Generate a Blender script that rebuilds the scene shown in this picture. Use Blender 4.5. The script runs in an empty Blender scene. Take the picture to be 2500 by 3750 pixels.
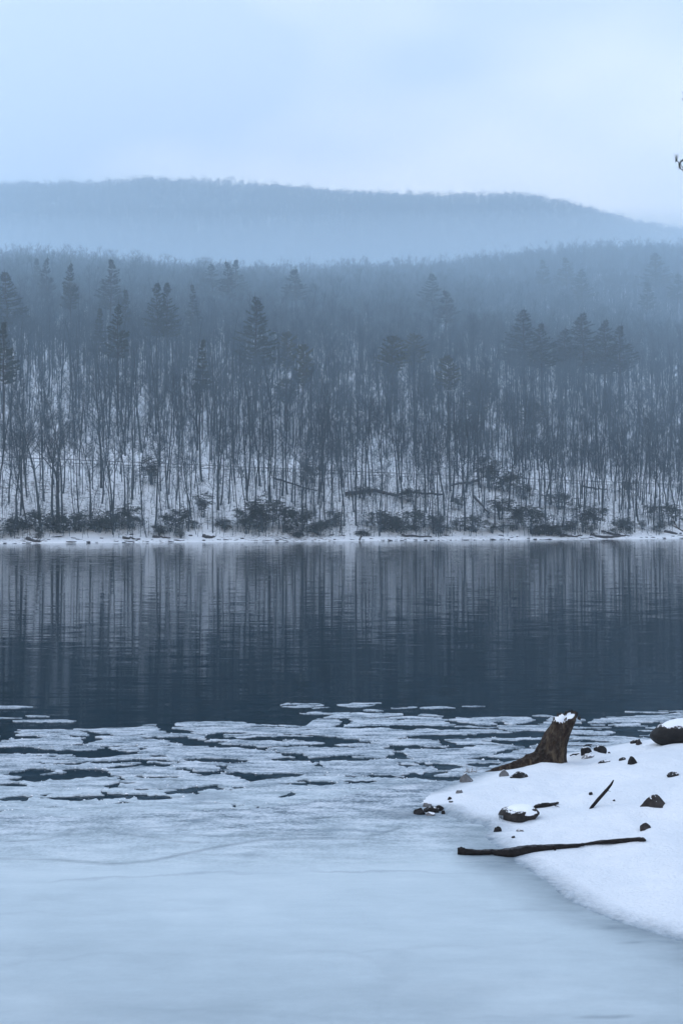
import bpy, math, random
import numpy as np
from mathutils import Vector, Matrix

rnd = random.Random(11)
NPR = np.random.default_rng(5)
scn = bpy.context.scene
COL = scn.collection
R = math.radians

# ------------------------------------------------------------------ camera
CAM_H, FOC, HOR = 3.0, 5200.0, 1903.0          # eye height, focal length and horizon row in photo pixels
cam_d = bpy.data.cameras.new('camera')
cam_d.sensor_fit = 'VERTICAL'; cam_d.sensor_height = 36.0; cam_d.lens = 36.0 * FOC / 3750.0
cam_d.clip_start = 0.1; cam_d.clip_end = 6000.0
cam = bpy.data.objects.new('camera', cam_d); COL.objects.link(cam)
cam.location = (0, 0, CAM_H)
cam.rotation_euler = (R(90) + math.atan((HOR - 1875.0) / FOC), 0, 0)
scn.camera = cam

# ------------------------------------------------------------------ sky, sun, exposure
SUN_EL, SUN_AZ = 36.0, -70.0                    # azimuth clockwise from the viewing direction (+Y)
w = bpy.data.worlds.new('World'); scn.world = w; w.use_nodes = True
nt = w.node_tree; nt.nodes.clear()
sky = nt.nodes.new('ShaderNodeTexSky'); sky.sky_type = 'NISHITA'; sky.sun_disc = False
sky.sun_elevation = R(SUN_EL); sky.sun_rotation = R(SUN_AZ)
sky.air_density = 1.0; sky.dust_density = 2.0; sky.ozone_density = 1.0
gco = nt.nodes.new('ShaderNodeTexCoord')
cmap = nt.nodes.new('ShaderNodeMapping'); cmap.inputs['Scale'].default_value = (1.2, 1.2, 3.0)
cn = nt.nodes.new('ShaderNodeTexNoise'); cn.inputs['Scale'].default_value = 1.6; cn.inputs['Detail'].default_value = 3
cr = nt.nodes.new('ShaderNodeValToRGB')          # the overcast layer, lighter and darker cloud
cr.color_ramp.elements[0].position = 0.20; cr.color_ramp.elements[0].color = (1.08, 1.04, 1.03, 1)
cr.color_ramp.elements[1].position = 0.35; cr.color_ramp.elements[1].color = (0.50, 0.595, 0.775, 1)
vm = nt.nodes.new('ShaderNodeVectorMath'); vm.operation = 'SCALE'; vm.inputs['Scale'].default_value = 8.5
mx = nt.nodes.new('ShaderNodeMix'); mx.data_type = 'RGBA'; mx.inputs[0].default_value = 0.86
bg = nt.nodes.new('ShaderNodeBackground'); bg.inputs['Strength'].default_value = 0.15
wo = nt.nodes.new('ShaderNodeOutputWorld')
L = nt.links.new
L(gco.outputs['Generated'], cmap.inputs['Vector']); L(cmap.outputs[0], cn.inputs['Vector'])
sep = nt.nodes.new('ShaderNodeSeparateXYZ'); L(gco.outputs['Generated'], sep.inputs[0])
add = nt.nodes.new('ShaderNodeMath'); add.operation = 'MULTIPLY_ADD'; add.inputs[1].default_value = 0.7; add.inputs[2].default_value = -0.34
L(cn.outputs['Fac'], add.inputs[0]); ad2 = nt.nodes.new('ShaderNodeMath'); ad2.operation = 'ADD'; L(sep.outputs['Z'], ad2.inputs[0]); L(add.outputs[0], ad2.inputs[1])
L(ad2.outputs[0], cr.inputs['Fac']); L(cr.outputs['Color'], vm.inputs[0])
L(sky.outputs['Color'], mx.inputs['A']); L(vm.outputs['Vector'], mx.inputs['B'])
L(mx.outputs['Result'], bg.inputs['Color']); L(bg.outputs[0], wo.inputs['Surface'])

sun_d = bpy.data.lights.new('sun', 'SUN'); sun_d.energy = 0.6; sun_d.angle = R(40); sun_d.color = (1.0, 0.98, 0.955)
sun = bpy.data.objects.new('sun', sun_d); COL.objects.link(sun)
sd = Vector((math.sin(R(SUN_AZ)) * math.cos(R(SUN_EL)), math.cos(R(SUN_AZ)) * math.cos(R(SUN_EL)), math.sin(R(SUN_EL))))
sun.rotation_euler = sd.to_track_quat('Z', 'Y').to_euler()
sun.location = (-30, 20, 60)

vs = scn.view_settings
vs.view_transform = 'Standard'; vs.look = 'None'; vs.exposure = 0.38; vs.gamma = 1.0; vs.use_curve_mapping = False
cy = scn.cycles
cy.max_bounces = 7; cy.diffuse_bounces = 2; cy.glossy_bounces = 2; cy.volume_bounces = 4; cy.transparent_max_bounces = 8
cy.use_denoising = True

# ------------------------------------------------------------------ helpers
def hash2(ix, iy, seed):
    h = (ix.astype(np.int64) * 374761393 + iy.astype(np.int64) * 668265263 + seed * 1274126177) & 0xffffffff
    h = ((h ^ (h >> 13)) * 1274126177) & 0xffffffff
    return ((h ^ (h >> 16)) & 0xffff) / 65535.0
def vnoise(x, y, seed=0):
    x = np.asarray(x, float); y = np.asarray(y, float)
    ix = np.floor(x); iy = np.floor(y); fx = x - ix; fy = y - iy
    fx = fx * fx * (3 - 2 * fx); fy = fy * fy * (3 - 2 * fy)
    a = hash2(ix, iy, seed); b = hash2(ix + 1, iy, seed); c = hash2(ix, iy + 1, seed); d = hash2(ix + 1, iy + 1, seed)
    return (a * (1 - fx) + b * fx) * (1 - fy) + (c * (1 - fx) + d * fx) * fy
def fbm(x, y, seed=0, octv=4, gain=0.5):
    s = 0; a = 1.0; tot = 0
    for k in range(octv):
        s = s + a * vnoise(np.asarray(x) * 2 ** k, np.asarray(y) * 2 ** k, seed + 17 * k); tot += a; a *= gain
    return s / tot * 2 - 1                      # about -1..1
def sstep(x, a, b):
    u = np.clip((np.asarray(x, float) - a) / (b - a), 0, 1); return u * u * (3 - 2 * u)

def mesh_of(name, V, F, mats=(), smooth=True, midx=None):
    me = bpy.data.meshes.new(name); me.from_pydata([tuple(v) for v in V], [], [tuple(f) for f in F])
    for m in mats: me.materials.append(m)
    if smooth: me.polygons.foreach_set('use_smooth', [True] * len(me.polygons))
    if midx is not None: me.polygons.foreach_set('material_index', list(midx))
    me.update(); return me
def link(name, data, parent=None, loc=(0, 0, 0), rot=(0, 0, 0), scale=(1, 1, 1)):
    o = bpy.data.objects.new(name, data); COL.objects.link(o)
    o.location = loc; o.rotation_euler = rot; o.scale = scale
    if parent is not None: o.parent = parent
    return o
def tag(o, label, cat, group=None, kind=None):
    o['label'] = label
    if cat: o['category'] = cat
    if group: o['group'] = group
    if kind: o['kind'] = kind
    return o
def grid_mesh(name, X, Y, Z, mats, smooth=True):
    ny, nx = X.shape
    V = np.stack([X, Y, Z], -1).reshape(-1, 3)
    i = np.arange(ny * nx).reshape(ny, nx)
    F = np.stack([i[:-1, :-1], i[:-1, 1:], i[1:, 1:], i[1:, :-1]], -1).reshape(-1, 4)
    return mesh_of(name, V.tolist(), F.tolist(), mats, smooth)
def vattr(me, name, vals):
    a = me.attributes.new(name, 'FLOAT', 'POINT'); a.data.foreach_set('value', np.asarray(vals, dtype=np.float32).ravel())

# ------------------------------------------------------------------ materials
class NT:
    def __init__(s, name):
        s.m = bpy.data.materials.new(name); s.m.use_nodes = True; s.t = s.m.node_tree
        s.t.nodes.clear(); s.out = s.n('ShaderNodeOutputMaterial'); s.b = s.n('ShaderNodeBsdfPrincipled')
        s.l(s.b.outputs[0], s.out.inputs['Surface'])
    def n(s, t, **k):
        x = s.t.nodes.new(t)
        for a, v in k.items(): setattr(x, a, v)
        return x
    def l(s, a, b): s.t.links.new(a, b)
    def pos(s, scale=(1, 1, 1), obj=False):
        mp = s.n('ShaderNodeMapping'); mp.inputs['Scale'].default_value = scale
        if obj: s.l(s.n('ShaderNodeTexCoord').outputs['Object'], mp.inputs['Vector'])
        else: s.l(s.n('ShaderNodeNewGeometry').outputs['Position'], mp.inputs['Vector'])
        return mp.outputs[0]
    def noise(s, vec, scale, detail=4, rough=0.55, out='Fac'):
        x = s.n('ShaderNodeTexNoise'); x.inputs['Scale'].default_value = scale; x.inputs['Detail'].default_value = detail
        x.inputs['Roughness'].default_value = rough; s.l(vec, x.inputs['Vector']); return x.outputs[out]
    def ramp(s, fac, stops):
        x = s.n('ShaderNodeValToRGB'); e = x.color_ramp.elements
        while len(e) < len(stops): e.new(0.5)
        for el, (p, c) in zip(e, stops):
            el.position = p; el.color = (*c, 1) if len(c) == 3 else c
        s.l(fac, x.inputs['Fac']); return x.outputs['Color']
    def mixc(s, fac, a, b):
        x = s.n('ShaderNodeMix', data_type='RGBA')
        for v, k in ((fac, 0), (a, 'A'), (b, 'B')):
            if hasattr(v, 'links'): s.l(v, x.inputs[k])
            else: x.inputs[k].default_value = v if k == 0 else (*v, 1)
        return x.outputs['Result']
    def math(s, op, a, b=0.0, clamp=False):
        x = s.n('ShaderNodeMath', operation=op); x.use_clamp = clamp
        for v, k in ((a, 0), (b, 1)):
            if hasattr(v, 'links'): s.l(v, x.inputs[k])
            else: x.inputs[k].default_value = v
        return x.outputs[0]
    def attr(s, name): return s.n('ShaderNodeAttribute', attribute_name=name).outputs['Fac']
    def bump(s, h, dist, strength=1.0):
        x = s.n('ShaderNodeBump'); x.inputs['Distance'].default_value = dist; x.inputs['Strength'].default_value = strength
        s.l(h, x.inputs['Height']); s.l(x.outputs[0], s.b.inputs['Normal']); return x
    def base(s, c):
        if hasattr(c, 'links'): s.l(c, s.b.inputs['Base Color'])
        else: s.b.inputs['Base Color'].default_value = (*c, 1)
    def rough(s, v):
        if hasattr(v, 'links'): s.l(v, s.b.inputs['Roughness'])
        else: s.b.inputs['Roughness'].default_value = v
    def spec(s, v): s.b.inputs['Specular IOR Level'].default_value = v

BW = lambda v: (v, v, v)
def m_bark(name, dark, light, sc=6.0, spec=0.2):
    t = NT(name); v = t.pos((1, 1, 0.15), obj=True); f = t.noise(v, sc, 4)
    rv = t.n('ShaderNodeObjectInfo').outputs['Random']
    f2 = t.math('ADD', t.math('MULTIPLY', f, 0.6), t.math('MULTIPLY', rv, 0.4))
    t.base(t.ramp(f2, [(0.3, dark), (0.7, light)])); t.rough(0.9); t.spec(spec); t.bump(f, 0.02); return t.m
M_BARK = m_bark('bark_grey', (0.014, 0.024, 0.031), (0.055, 0.075, 0.088))
M_TWIG = m_bark('twig_brown', (0.04, 0.064, 0.082), (0.09, 0.128, 0.155))
M_PINEBARK = m_bark('pine_bark', (0.025, 0.02, 0.018), (0.06, 0.05, 0.044))
def m_leaf(name, a, b, rough=0.6):
    t = NT(name); f = t.noise(t.pos((1, 1, 1)), 1.3, 3)
    t.base(t.ramp(f, [(0.3, a), (0.7, b)])); t.rough(rough); t.spec(0.3); return t.m
M_NEEDLE = m_leaf('pine_needles', (0.010, 0.024, 0.019), (0.028, 0.05, 0.038))
M_NEEDLE2 = m_leaf('pitch_pine_needles', (0.03, 0.042, 0.022), (0.06, 0.07, 0.036))
M_RHODO = m_leaf('rhododendron_leaves', (0.008, 0.023, 0.018), (0.028, 0.058, 0.044), 0.5)

def m_snow():
    t = NT('snow'); v = t.pos()
    t.base(t.ramp(t.noise(v, 0.9, 3), [(0.3, (0.80, 0.84, 0.89)), (0.7, (0.88, 0.90, 0.925))]))
    t.rough(0.75); t.spec(0.2)
    h = t.math('ADD', t.math('MULTIPLY', t.noise(v, 7, 3), 0.7), t.math('MULTIPLY', t.noise(v, 55, 3), 0.12))
    t.bump(h, 0.035, 0.8); return t.m
M_SNOW = m_snow()
def m_bank():
    t = NT('bank_snow'); v = t.pos()
    snow = t.ramp(t.noise(v, 0.9, 3), [(0.3, (0.68, 0.73, 0.78)), (0.7, (0.76, 0.795, 0.83))])
    slush = t.ramp(t.noise(v, 9, 4), [(0.3, (0.16, 0.21, 0.25)), (0.75, (0.36, 0.43, 0.49))])
    e = t.attr('inland')                                          # thin wet snow at the water's edge
    k = t.math('ADD', t.math('MULTIPLY', e, 2.3), t.math('MULTIPLY', t.math('SUBTRACT', t.noise(v, 16.0, 5, 0.7), 0.55), 0.5))
    f = t.ramp(k, [(-0.0, BW(0)), (0.25, BW(0.55)), (0.6, BW(1))])
    t.base(t.mixc(f, slush, snow)); t.rough(0.7); t.spec(0.25)
    h = t.math('ADD', t.math('MULTIPLY', t.noise(v, 5, 3), 0.8), t.math('MULTIPLY', t.noise(v, 40, 4), 0.22))
    t.bump(h, 0.06, 0.9); return t.m
M_BANK = m_bank()
def m_slope():
    t = NT('hillside_snow'); v = t.pos()
    lit = t.noise(t.pos((1, 1, 1.5)), 1.6, 6, 0.7)
    big = t.noise(v, 0.09, 3)
    k = t.math('ADD', lit, t.math('MULTIPLY', t.math('SUBTRACT', big, 0.5), 0.35))
    t.base(t.ramp(k, [(0.32, (0.12, 0.105, 0.095)), (0.39, (0.55, 0.55, 0.56)), (0.45, (0.88, 0.9, 0.92))]))
    t.rough(0.85); t.spec(0.1); t.bump(lit, 0.15); return t.m
M_SLOPE = m_slope()
t = NT('far_forest_floor'); t.base(t.ramp(t.noise(t.pos(), 0.03, 5, 0.7), [(0.35, (0.10, 0.09, 0.085)), (0.6, (0.2, 0.195, 0.19)), (0.72, (0.75, 0.77, 0.8))])); t.rough(0.9); M_FARFLOOR = t.m
def m_rock(name, a, b, dust=0.0, spec=0.5, rough=0.45):
    t = NT(name); v = t.pos((1, 1, 1), obj=True); f = t.noise(v, 9, 6, 0.65)
    col = t.ramp(f, [(0.3, a), (0.72, b)])
    if dust > 0:
        nz = t.n('ShaderNodeSeparateXYZ'); t.l(t.n('ShaderNodeNewGeometry').outputs['Normal'], nz.inputs[0])
        k = t.math('ADD', nz.outputs['Z'], t.math('MULTIPLY', t.math('SUBTRACT', t.noise(v, 26, 4, 0.7), 0.5), 1.4))
        col = t.mixc(t.ramp(k, [(1.12 - dust, BW(0)), (1.3 - dust, BW(1))]), col, (0.84, 0.87, 0.91))
    t.base(col); t.rough(rough); t.spec(spec); t.bump(f, 0.03); return t.m
M_ROCK = m_rock('wet_dark_rock', (0.004, 0.004, 0.004), (0.016, 0.014, 0.014), 0.22, 0.18, 0.6)
M_ROCKG = m_rock('grey_speckled_rock', (0.06, 0.06, 0.062), (0.2, 0.2, 0.205), 0.4, 0.3, 0.7)
M_ROCKB = m_rock('brown_rock', (0.006, 0.005, 0.005), (0.06, 0.05, 0.046), 0.2, 0.15, 0.7)
M_SHOREROCK = m_rock('shore_rock', (0.015, 0.016, 0.018), (0.07, 0.07, 0.072), 0.55, 0.2, 0.8)
def m_wood(name, a, b, c, spec=0.3, sx=14.0):
    t = NT(name); v = t.pos((1, 1, 0.12), obj=True); f = t.noise(v, sx, 5, 0.65)
    g = t.noise(t.pos((1, 1, 1), obj=True), 22, 4)
    col = t.ramp(f, [(0.32, a), (0.52, b), (0.74, c)])
    col = t.mixc(t.math('MULTIPLY', t.ramp(g, [(0.5, BW(0)), (0.75, BW(1))]), 0.35), col, (0.16, 0.14, 0.115))
    t.base(col); t.rough(0.7); t.spec(spec)
    t.bump(t.math('ADD', f, t.math('MULTIPLY', g, 0.3)), 0.03); return t.m
M_STUMP = m_wood('weathered_stump_wood', (0.004, 0.002, 0.0012), (0.022, 0.013, 0.008), (0.12, 0.09, 0.058), 0.12)
def m_log(name, a, b):
    t = NT(name); f = t.noise(t.pos((1, 1, 1), obj=True), 25, 5, 0.6)
    nz = t.n('ShaderNodeSeparateXYZ'); t.l(t.n('ShaderNodeNewGeometry').outputs['Normal'], nz.inputs[0])
    fr = t.math('ADD', nz.outputs['Z'], t.math('MULTIPLY', t.math('SUBTRACT', f, 0.5), 1.2))
    col = t.ramp(f, [(0.3, a), (0.7, b)])
    col = t.mixc(t.math('MULTIPLY', t.ramp(fr, [(0.75, BW(0)), (1.15, BW(1))]), 0.22), col, (0.3, 0.32, 0.35))
    t.base(col); t.rough(0.7); t.spec(0.15); t.bump(f, 0.012); return t.m
M_LOG = m_log('dark_wet_wood', (0.004, 0.003, 0.003), (0.018, 0.013, 0.011))
M_FARLOG = m_log('fallen_trunk_wood', (0.015, 0.013, 0.012), (0.06, 0.05, 0.045))
M_RAIL = m_rock('weathered_rail', (0.08, 0.08, 0.082), (0.2, 0.2, 0.2), 0.0, 0.3, 0.7)

def m_ice():
    t = NT('lake_ice'); v = t.pos()
    fine = t.noise(v, 26, 5, 0.7); mid = t.noise(t.pos((0.6, 1.5, 1)), 3.2, 6, 0.65); lo = t.noise(v, 0.32, 3)
    sheet = t.attr('sheet')                                        # 1 on the closed sheet, 0 on the outer floes
    k = t.math('ADD', t.math('MULTIPLY', mid, 0.55), t.math('MULTIPLY', fine, 0.45))
    snowy = t.ramp(k, [(0.40, (0.07, 0.11, 0.14)), (0.47, (0.28, 0.35, 0.41)), (0.54, (0.54, 0.61, 0.675)), (0.64, (0.76, 0.80, 0.85))])
    k2 = t.math('ADD', t.math('MULTIPLY', lo, 0.6), t.math('ADD', t.math('MULTIPLY', mid, 0.28), t.math('MULTIPLY', fine, 0.12)))
    calm = t.ramp(k2, [(0.36, (0.385, 0.47, 0.51)), (0.5, (0.475, 0.565, 0.605)), (0.64, (0.57, 0.655, 0.69))])
    col = t.mixc(sheet, snowy, calm)
    # refrozen hairline cracks with a wandering course
    wv = t.n('ShaderNodeVectorMath', operation='ADD')
    wn = t.n('ShaderNodeVectorMath', operation='SCALE'); wn.inputs['Scale'].default_value = 0.55
    t.l(t.noise(v, 1.6, 4, 0.6, 'Color'), wn.inputs[0]); t.l(t.pos((0.4, 1.25, 1)), wv.inputs[0]); t.l(wn.outputs[0], wv.inputs[1])
    vo = t.n('ShaderNodeTexVoronoi', feature='DISTANCE_TO_EDGE'); vo.inputs['Scale'].default_value = 0.62
    t.l(wv.outputs[0], vo.inputs['Vector'])
    line = t.ramp(vo.outputs['Distance'], [(0.0, BW(1)), (0.018, BW(0.5)), (0.04, BW(0))])
    gate = t.ramp(t.noise(v, 0.8, 2), [(0.42, BW(0)), (0.56, BW(1))])
    ck = t.math('MULTIPLY', t.math('MULTIPLY', line, gate), t.attr('crack'))
    col = t.mixc(t.math('MULTIPLY', ck, 0.75), col, (0.17, 0.23, 0.28))
    # grey water-soaked ice along the bank; the mask also darkens toward the camera
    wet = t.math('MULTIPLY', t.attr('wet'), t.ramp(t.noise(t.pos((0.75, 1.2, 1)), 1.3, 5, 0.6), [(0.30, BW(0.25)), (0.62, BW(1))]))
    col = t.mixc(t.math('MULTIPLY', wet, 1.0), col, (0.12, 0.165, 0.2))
    t.base(col); t.spec(0.45)
    t.rough(t.math('ADD', 0.42, t.math('MULTIPLY', t.math('SUBTRACT', 1.0, sheet), 0.35)))
    h = t.math('MULTIPLY', k, t.math('ADD', 0.08, t.math('MULTIPLY', t.math('SUBTRACT', 1.0, sheet), 0.92)))
    t.bump(h, 0.06); return t.m
M_ICE = m_ice()
def m_water():
    t = NT('lake_water'); v = t.pos((0.35, 1.0, 1.0))
    a = t.noise(v, 3.6, 3, 0.55, 'Color'); b = t.noise(t.pos((0.09, 0.42, 1)), 1.0, 2, 0.5, 'Color')
    patch = t.noise(t.pos((0.015, 0.05, 1)), 1.0, 3)
    def cen(c, sx, sy):
        s = t.n('ShaderNodeVectorMath', operation='SUBTRACT'); t.l(c, s.inputs[0]); s.inputs[1].default_value = (0.5, 0.5, 0.5)
        m = t.n('ShaderNodeVectorMath', operation='MULTIPLY'); t.l(s.outputs[0], m.inputs[0]); m.inputs[1].default_value = (sx, sy, 0)
        return m.outputs[0]
    ad = t.n('ShaderNodeVectorMath', operation='ADD'); t.l(cen(a, 0.002, 0.075), ad.inputs[0]); t.l(cen(b, 0.001, 0.016), ad.inputs[1])
    sc = t.n('ShaderNodeVectorMath', operation='SCALE'); t.l(ad.outputs[0], sc.inputs[0])
    t.l(t.math('ADD', 0.7, t.math('MULTIPLY', patch, 0.6)), sc.inputs['Scale'])
    a2 = t.n('ShaderNodeVectorMath', operation='ADD'); t.l(sc.outputs[0], a2.inputs[0]); a2.inputs[1].default_value = (0, 0, 1)
    no = t.n('ShaderNodeVectorMath', operation='NORMALIZE'); t.l(a2.outputs[0], no.inputs[0])
    t.l(no.outputs[0], t.b.inputs['Normal'])
    t.base((0.002, 0.016, 0.027)); t.rough(0.05); t.b.inputs['IOR'].default_value = 1.075; return t.m
M_WATER = m_water()

# ------------------------------------------------------------------ hillside shape (s: metres up from the far shore, t: along it)
SH = 0.4965; CN, SN = 1 / math.hypot(1, SH), SH / math.hypot(1, SH)
def st(X, Y):
    return -SN * X + CN * (Y - 199.0), CN * X + SN * (Y - 199.0)
def xy(s, t):
    return -SN * s + CN * t, 199.0 + CN * s + SN * t
PS = [-40, -6, -0.4, 0.2, 1.0, 3.0, 5.0, 12, 29, 30, 35.5, 37.5, 120, 250, 372, 420, 480, 560, 640]
PZ = [-8, -1.5, -0.15, 0.10, 0.28, 0.72, 1.7, 4.7, 11.2, 11.5, 11.5, 13.0, 38, 74, 103, 108, 104, 85, 62]
def road_fall(t): return 1.03 - 0.0019 * np.clip(np.asarray(t, float) + 50, -30, 190)
def hz(X, Y):
    s, t = st(np.asarray(X, float), np.asarray(Y, float))
    s = s + 1.1 * fbm(t * 0.06, t * 0 + 3.1, 3, 3) * sstep(-s, -14, 0)
    p = np.interp(s, PS, PZ)
    f = np.interp(t, [-260, 43, 150, 230, 310, 393, 760], [84, 96, 100, 107, 122, 133, 160]) / 106.0
    p = np.where(p > 0, p * (1 + (f - 1) * sstep(s, 60, 330)) * road_fall(t) ** (1 - sstep(s, 40, 110)), p)
    rough = sstep(s, 2, 14) * (1 - sstep(s, 27, 29.5) * (1 - sstep(s, 36, 42)))
    p = p + rough * (0.55 * fbm(X * 0.11, Y * 0.11, 8, 3) + 2.2 * fbm(X * 0.018, Y * 0.018, 9, 2) * sstep(s, 45, 120))
    p = p + sstep(s, 0.1, 1.2) * (1 - sstep(s, 4, 9)) * 0.16 * fbm(t * 0.5, s * 0.9, 21, 3)
    return p
def hill_hit(px, py, y0=150.0, y1=900.0):
    Y = np.arange(y0, y1, 0.25); X = (px - 1250) / FOC * Y; Z = CAM_H + (HOR - py) / FOC * Y
    k = int(np.argmax(hz(X, Y) >= Z)); return float(X[k]), float(Y[k]), float(hz(X[k], Y[k]))
def hill_top(px, pytop, H):
    """where a tree of height H stands whose tip shows at that photo pixel"""
    Y = np.arange(190.0, 900.0, 1.0); X = (px - 1250) / FOC * Y
    d = hz(X, Y) + H - (CAM_H + (HOR - pytop) / FOC * Y)
    ok = np.nonzero(d >= 0)[0]; k = int(ok[0]) if len(ok) else len(Y) - 1
    return float(X[k]), float(Y[k]), float(hz(X[k], Y[k]))
def to_px(X, Y, Z): return 1250 + FOC * X / Y, HOR - FOC * (Z - CAM_H) / Y

svals = np.concatenate([[-40, -20, -10, -5, -2.5], np.arange(-1.2, 6, 0.4), np.arange(6, 46, 1.0), np.arange(46, 130, 3), np.arange(130, 641, 7)])
tvals = np.concatenate([np.arange(-262, -92, 8), np.arange(-92, 120, 1.1), np.arange(120, 470, 5), np.arange(470, 700, 9)])
S2, T2 = np.meshgrid(svals, tvals, indexing='ij')
GX, GY = xy(S2, T2)
tag(link('hillside', grid_mesh('hillside', GX, GY, hz(GX, GY), [M_SLOPE])), 'snowy wooded hillside rising from the far shore', 'hillside', kind='structure')

# far hill
CRX = [-2500, -1200, 0, 200, 660, 840, 1000, 1300, 1600, 1900, 2060, 2200, 2350, 2500, 2800, 3600]
CRY = [640, 690, 672, 668, 656, 656, 676, 690, 706, 710, 730, 770, 812, 840, 900, 960]
FARY = 1320.0
def fz(X, Y):
    px = 1250 + FOC * X / FARY
    zc = CAM_H + (HOR - np.interp(px, CRX, CRY)) / FOC * FARY - 9.5
    d = Y - FARY
    base = np.where(d < 0, zc + d * 0.42 - 6 * (1 - np.exp(-np.abs(d) / 30.0)) * 0, zc - d * 0.35)
    return np.maximum(base, 20) + 3.0 * fbm(X * 0.006, Y * 0.006, 31, 3)
FX, FY = np.meshgrid(np.arange(-620, 621, 14.0), np.concatenate([np.arange(800, 1280, 16), np.arange(1280, 1360, 8), np.arange(1360, 1520, 20)]))
tag(link('far_hill', grid_mesh('far_hill', FX, FY, fz(FX, FY), [M_FARFLOOR])), 'misty wooded ridge closing the view behind the near slope', 'hill', kind='structure')

# water
WX, WY = np.meshgrid(np.linspace(-420, 620, 3), np.linspace(-40, 640, 3))
tag(link('lake_water', grid_mesh('lake_water', WX, WY, WX * 0, [M_WATER])), 'dark rippled lake water reflecting the far wood', 'water', kind='structure')

# ------------------------------------------------------------------ near bank (snow) and ice
def gpx(px, py, z=0.0):
    D = (CAM_H - z) * FOC / (py - HOR); return (px - 1250) / FOC * D, D
SHORE = [(-14, 3.2), (-4, 3.6), (0.6, 4.2), (2.6, 5.6), (3.3, 7.4), (2.95, 8.9)] + \
    [gpx(*p) for p in ((2500, 3455), (2400, 3422), (2250, 3378), (2150, 3340), (2060, 3290), (2000, 3240), (1940, 3200), (1895, 3168), (1860, 3140),
                       (1830, 3112), (1800, 3090), (1765, 3066), (1790, 3045), (1770, 3025), (1700, 3008), (1650, 2992), (1625, 2975), (1600, 2962), (1560, 2955),
                       (1530, 2945), (1560, 2915), (1610, 2890), (1690, 2858), (1735, 2842), (1800, 2818))] + \
    [(2.05, 17.55), (2.5, 18.0), (3.0, 18.35), (3.6, 18.9), (4.4, 19.6), (6, 20.6), (9, 22), (14, 24), (14, -6), (-14, -6)]
SP = np.array(SHORE)
def sdf(X, Y):
    X = np.asarray(X, float); Y = np.asarray(Y, float); best = np.full(X.shape, 1e9); ins = np.zeros(X.shape, bool)
    for i in range(len(SP)):
        a, b = SP[i], SP[(i + 1) % len(SP)]; ab = b - a
        h = np.clip(((X - a[0]) * ab[0] + (Y - a[1]) * ab[1]) / (ab @ ab), 0, 1)
        best = np.minimum(best, np.hypot(X - a[0] - h * ab[0], Y - a[1] - h * ab[1]))
        c = (a[1] > Y) != (b[1] > Y)
        if a[1] != b[1]: ins ^= c & (X < (b[0] - a[0]) * (Y - a[1]) / (b[1] - a[1]) + a[0])
    return np.where(ins, best, -best)
BUMPS = [(2.42, 17.0, 0.3, 0.02)]                # extra snow heaps: x, y, radius, height
def bz(X, Y, d=None):
    X = np.asarray(X, float); Y = np.asarray(Y, float)
    d = sdf(X, Y) if d is None else d
    d = d + 0.04 * fbm(X * 2.0, Y * 2.0, 41, 3)
    A = 0.07 + 0.062 * np.clip(X - 0.7, 0, 6) + 0.9 * sstep(-Y, -6, 0)
    z = 0.012 + A * (1 - np.exp(-(np.maximum(d, 0) / 1.15) ** 1.4))
    z = z + sstep(d, 0.1, 0.6) * (0.05 * fbm(X * 1.1, Y * 1.1, 43, 2) + 0.045 * fbm(X * 2.6, Y * 2.6, 44, 2) + .012 * fbm(X * 7, Y * 7, 45, 2))
    for bx_, by_, br, bh in BUMPS: z = z + bh * np.exp(-((X - bx_) ** 2 + (Y - by_) ** 2) / br ** 2) * sstep(d, -0.02, 0.1)
    z = np.maximum(z, 0.012 + 0.022 * sstep(d, 0.0, 0.4))
    return np.where(d > 0, z, 0.012 + 0.35 * d)
def bank_hit(px, py):
    Y = np.arange(8.0, 22.0, 0.02); X = (px - 1250) / FOC * Y; Z = CAM_H + (HOR - py) / FOC * Y
    k = int(np.argmax(np.maximum(bz(X, Y), 0.02) >= Z)); return float(X[k]), float(Y[k]), float(max(bz(X[k], Y[k]), 0.02))

for px, py, r, h in ((2150, 2742, 0.20, 0.10), (2440, 2705, 0.5, 0.06), (1900, 3000, 0.22, 0.05), (1650, 2925, 0.12, 0.035), (1610, 2960, 0.10, 0.03), (2390, 2960, 0.3, 0.03), (1700, 2870, 0.15, 0.03), (2398, 2975, 0.16, -0.035), (2146, 2770, 0.09, -0.02), (2197, 2762, 0.09, -0.02), (2315, 2806, 0.07, -0.02), (2162, 2916, 0.05, -0.02), (2358, 3044, 0.08, -0.02), (1900, 2855, 0.1, -0.02), (2160, 2965, 0.06, -0.02), (2020, 2800, .2, -.02), (2250, 3100, .15, .015), (2072, 2765, .16, .05), (2010, 2775, .2, .025), (1610, 2925, .22, .045), (1660, 2900, .25, .05), (1570, 2945, .13, .03), (1720, 2960, .3, .03), (2150, 2900, .22, .04), (2230, 2960, .3, .035), (2060, 3000, .25, .03), (2330, 2890, .3, .04), (1830, 2930, .3, .035), (2420, 3060, .3, .04), (2100, 3190, .25, .02)):
    D = 2.8 * FOC / (py - HOR); BUMPS.append(((px - 1250) / FOC * D, D, r, h))
bxs = np.concatenate([np.arange(-14, 0.4, 1.2), np.arange(0.4, 5.2, 0.036), np.arange(5.2, 14.1, 0.5)])
bys = np.concatenate([np.arange(-6, 9.0, 0.6), np.arange(9.0, 19.2, 0.05), np.arange(19.2, 24, 0.4)])
BX, BY = np.meshgrid(bxs, bys); BD = sdf(BX, BY); BZ = bz(BX, BY, BD)
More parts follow.
